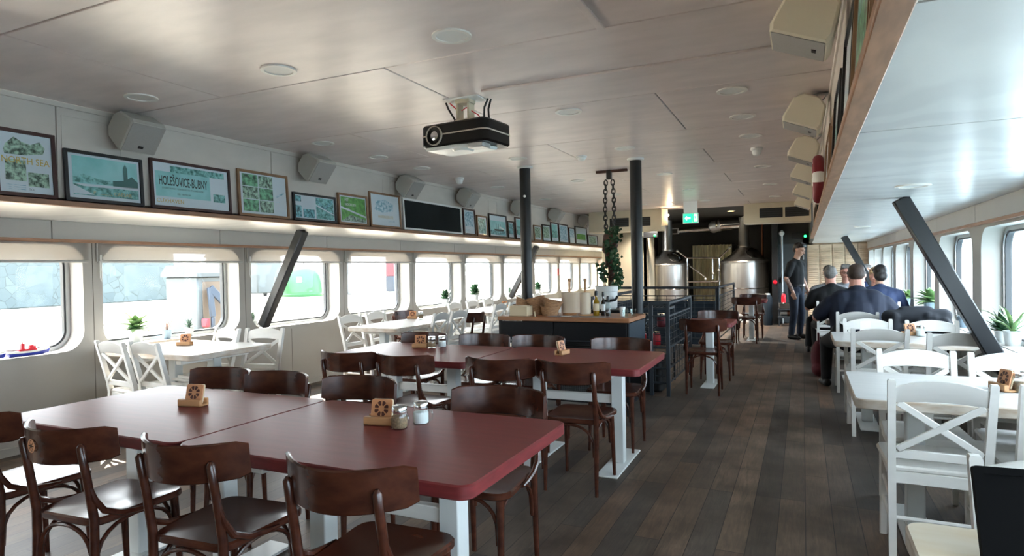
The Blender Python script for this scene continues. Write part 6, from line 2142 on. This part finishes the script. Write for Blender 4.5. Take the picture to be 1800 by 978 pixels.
# standing waiter
J = dict(pelvis=(0, 0, .93), neck=(0, .01, 1.49), head=(0, .065, 1.655),
         elbowL=(-.27, -.02, 1.13), wristL=(-.25, .10, .89), elbowR=(.285, -.03, 1.13), wristR=(.265, .09, .88),
         palmL=(1, 0, 0), palmR=(-1, 0, 0), thumbL=1, thumbR=-1, handL=(0.05, .18, -1), handR=(-.05, .2, -1), curl=.55,
         kneeL=(-.115, .04, .50), ankleL=(-.12, .0, .085), kneeR=(.115, .02, .50), ankleR=(.125, -.03, .085), footL=(-.15, 1, 0), footR=(.2, 1, 0))
w, Hm = person('person standing in the aisle in black T-shirt and dark jeans, looking down to the right', (-.12, 12.9, 0), -118, J, M['skin'], M['tblack'], M['jeans'], M['hairdark'], 'quiff', .94, 0, 'short', 0, 22, .19)
b = B().use(M['belt']); b.tube([(.150 * math.cos(a), .135 * math.sin(a), 1.005) for a in [2 * PI * k / 24 for k in range(24)]], .02, 6, closed=True, flat=1.0); b.obj('belt', w)
b = B().use(M['chrome']); b.box((.0, .156, 1.005), (.05, .012, .04), .004); b.obj('belt_buckle', w)
b = B().use(M['tattoo']); b.tube([(.285, -.025, 1.115), (.276, .03, 1.01), (.268, .075, .91)], [.0415, .037, .031], 12, caps=False); b.obj('tattoo', w, label='patterned tattoo on the forearm')


def sit(pz=.575, lean=.05, spread=.12, kneey=.40, armz=.80, head_f=.05, elbow_out=.30, reach=.34):
    n = pz + .50
    return dict(pelvis=(0, -.06, pz), neck=(0, -.06 + lean, n), head=(0, -.06 + lean + head_f, n + .165),
                elbowL=(-elbow_out, -.02 + lean, n - .31), elbowR=(elbow_out, -.02 + lean, n - .31), wristL=(-elbow_out * .55, reach, armz), wristR=(elbow_out * .55, reach, armz),
                handL=(.4, .8, -.05), handR=(-.4, .8, -.05), palmL=(0, 0, -1), palmR=(0, 0, -1), thumbL=-1, thumbR=1, curl=.35,
                kneeL=(-spread, kneey, .50), kneeR=(spread, kneey, .50), ankleL=(-spread, kneey - .03, .085), ankleR=(spread, kneey - .03, .085))


# big man in navy T-shirt, back to the camera
J = sit(.60, .10, .22, .34, .80, .055, .40, .40)
J['kneeL'] = (-.30, .26, .50); J['ankleL'] = (-.31, .16, .085); J['footL'] = (-.3, 1, 0)
person('person with a broad back in navy T-shirt, seated with back to camera at the right', (.54, 7.83, 0), 0, J, M['skinpink'], M['tnavy'], M['trblack'], M['hairbrown'], 'balding', 1.52, .06, 'short', -4, 8, .255, True, fat=.014, face=True)
# man in black printed shirt
J = sit(.575, .10, .16, .40, .80, .05, .30, .42)
pb, _ = person('person in black printed shirt with thinning grey hair, seated back to camera beside the aisle', (.37, 9.97, 0), 6, J, M['skinpink'], M['tblack'], M['trblack'], M['hairgrey'], 'balding', 1.22, .03, 'short', -14, 6, .215, True)
b = B().use(M['tgrey']); b.box((.10, -.232, .955), (.11, .012, .035), .003, rx(-8)); b.obj('back_print', pb)
# blue jacket
J = sit(.565, .16, .14, .40, .80, .06, .29, .42)
person('person in a blue jacket with dark hair, seated with back to camera by the window', (.96, 9.93, 0), -6, J, M['skin'], M['jblue'], M['jeans'], M['hairdark'], 'fuller', 1.12, 0, 'long', 8, 18, .21, True)
# facing the camera
J = sit(.575, .08, .14, .36, .80, .05, .28, .36)
J['kneeR'] = (.26, .30, .50); J['ankleR'] = (.30, .22, .085)
person('person in a grey T-shirt with dark short hair, facing the camera behind the black shirt', (.38, 11.32, 0), 178, J, M['skin'], M['tgrey'], M['trblack'], M['hairdark'], 'short', 1.05, 0, 'short', 10, 4, .205, True)
J = sit(.57, .10, .12, .38, .80, .05, .26, .36)
person('person with grey swept hair and glasses, facing the camera mid-group', (.66, 12.05, 0), 176, J, M['skinpink'], M['tgrey'], M['jeans'], M['hairgrey'], 'quiff', .98, 0, 'long', 6, 4, .19, True, glasses=True)
J = sit(.585, .06, .13, .38, .80, .05, .27, .36)
person('person with grey hair and a bright blue face mask, seated furthest back', (1.02, 12.72, 0), 178, J, M['skin'], M['jblue'], M['trblack'], M['hairgrey'], 'short', 1.0, 0, 'long', 4, 2, .195, True, mask=True)
J = sit(.53, .12, .12, .36, .80, .05, .25, .34)
person('person with fair hair facing the camera, half hidden by the blue jacket', (1.02, 11.32, 0), 182, J, M['skinpink'], M['tnavy'], M['jeans'], M['hairblond'], 'fuller', .92, 0, 'long', 0, 8, .18, True)

# black jackets over the chair by the window
b = B()
random.seed(5)
b.cap((-.22, -.27, .84), (.25, -.27, .86), .075, .07); b.cap((-.25, -.27, .7), (.24, -.26, .7), .09, .10); b.cap((-.2, -.3, .55), (.2, -.3, .5), .10, .10)
for k in range(9):
    x = random.uniform(-.25, .28); b.cap((x, -.30 + random.uniform(-.03, .03), random.uniform(.76, .86)), (x + random.uniform(-.08, .08), -.33, random.uniform(.40, .55)), .05, .05)
b.cap((.2, -.27, .84), (.33, -.25, .66), .055, .05); b.cap((-.1, -.25, .9), (.12, -.25, .91), .05, .045)
jk = blob(b, 'piled_jackets', M['jacket'], .014, None, 3)
tag(jk, 'black jackets piled over the chair beside the big man in navy', 'jackets'); jk.location = (1.02, 7.72, 0)
b = B().use(M['maroon']); b.tube([(.26, -.33, .80), (.31, -.33, .70), (.33, -.32, .6)], .02, 8); b.obj('red_lining', jk)
# maroon bag in the aisle beside the big man
t = thing('maroon_bag', 'maroon cloth bag hanging low beside the seated guests at the aisle', 'bag', (.17, 8.75, 0), 0)
b = B(); b.ell((0, 0, .22), (.09, .13, .22), 16, 12); b.cap((0, -.08, .08), (0, .08, .08), .085, .085)
blob(b, 'pouch', M['maroon'], .012, t, 3)
b = B().use(M['maroon']); b.tube([(0, -.08, .4), (0, -.05, .52), (0, .05, .52), (0, .08, .4)], .012, 8); b.obj('strap', t)
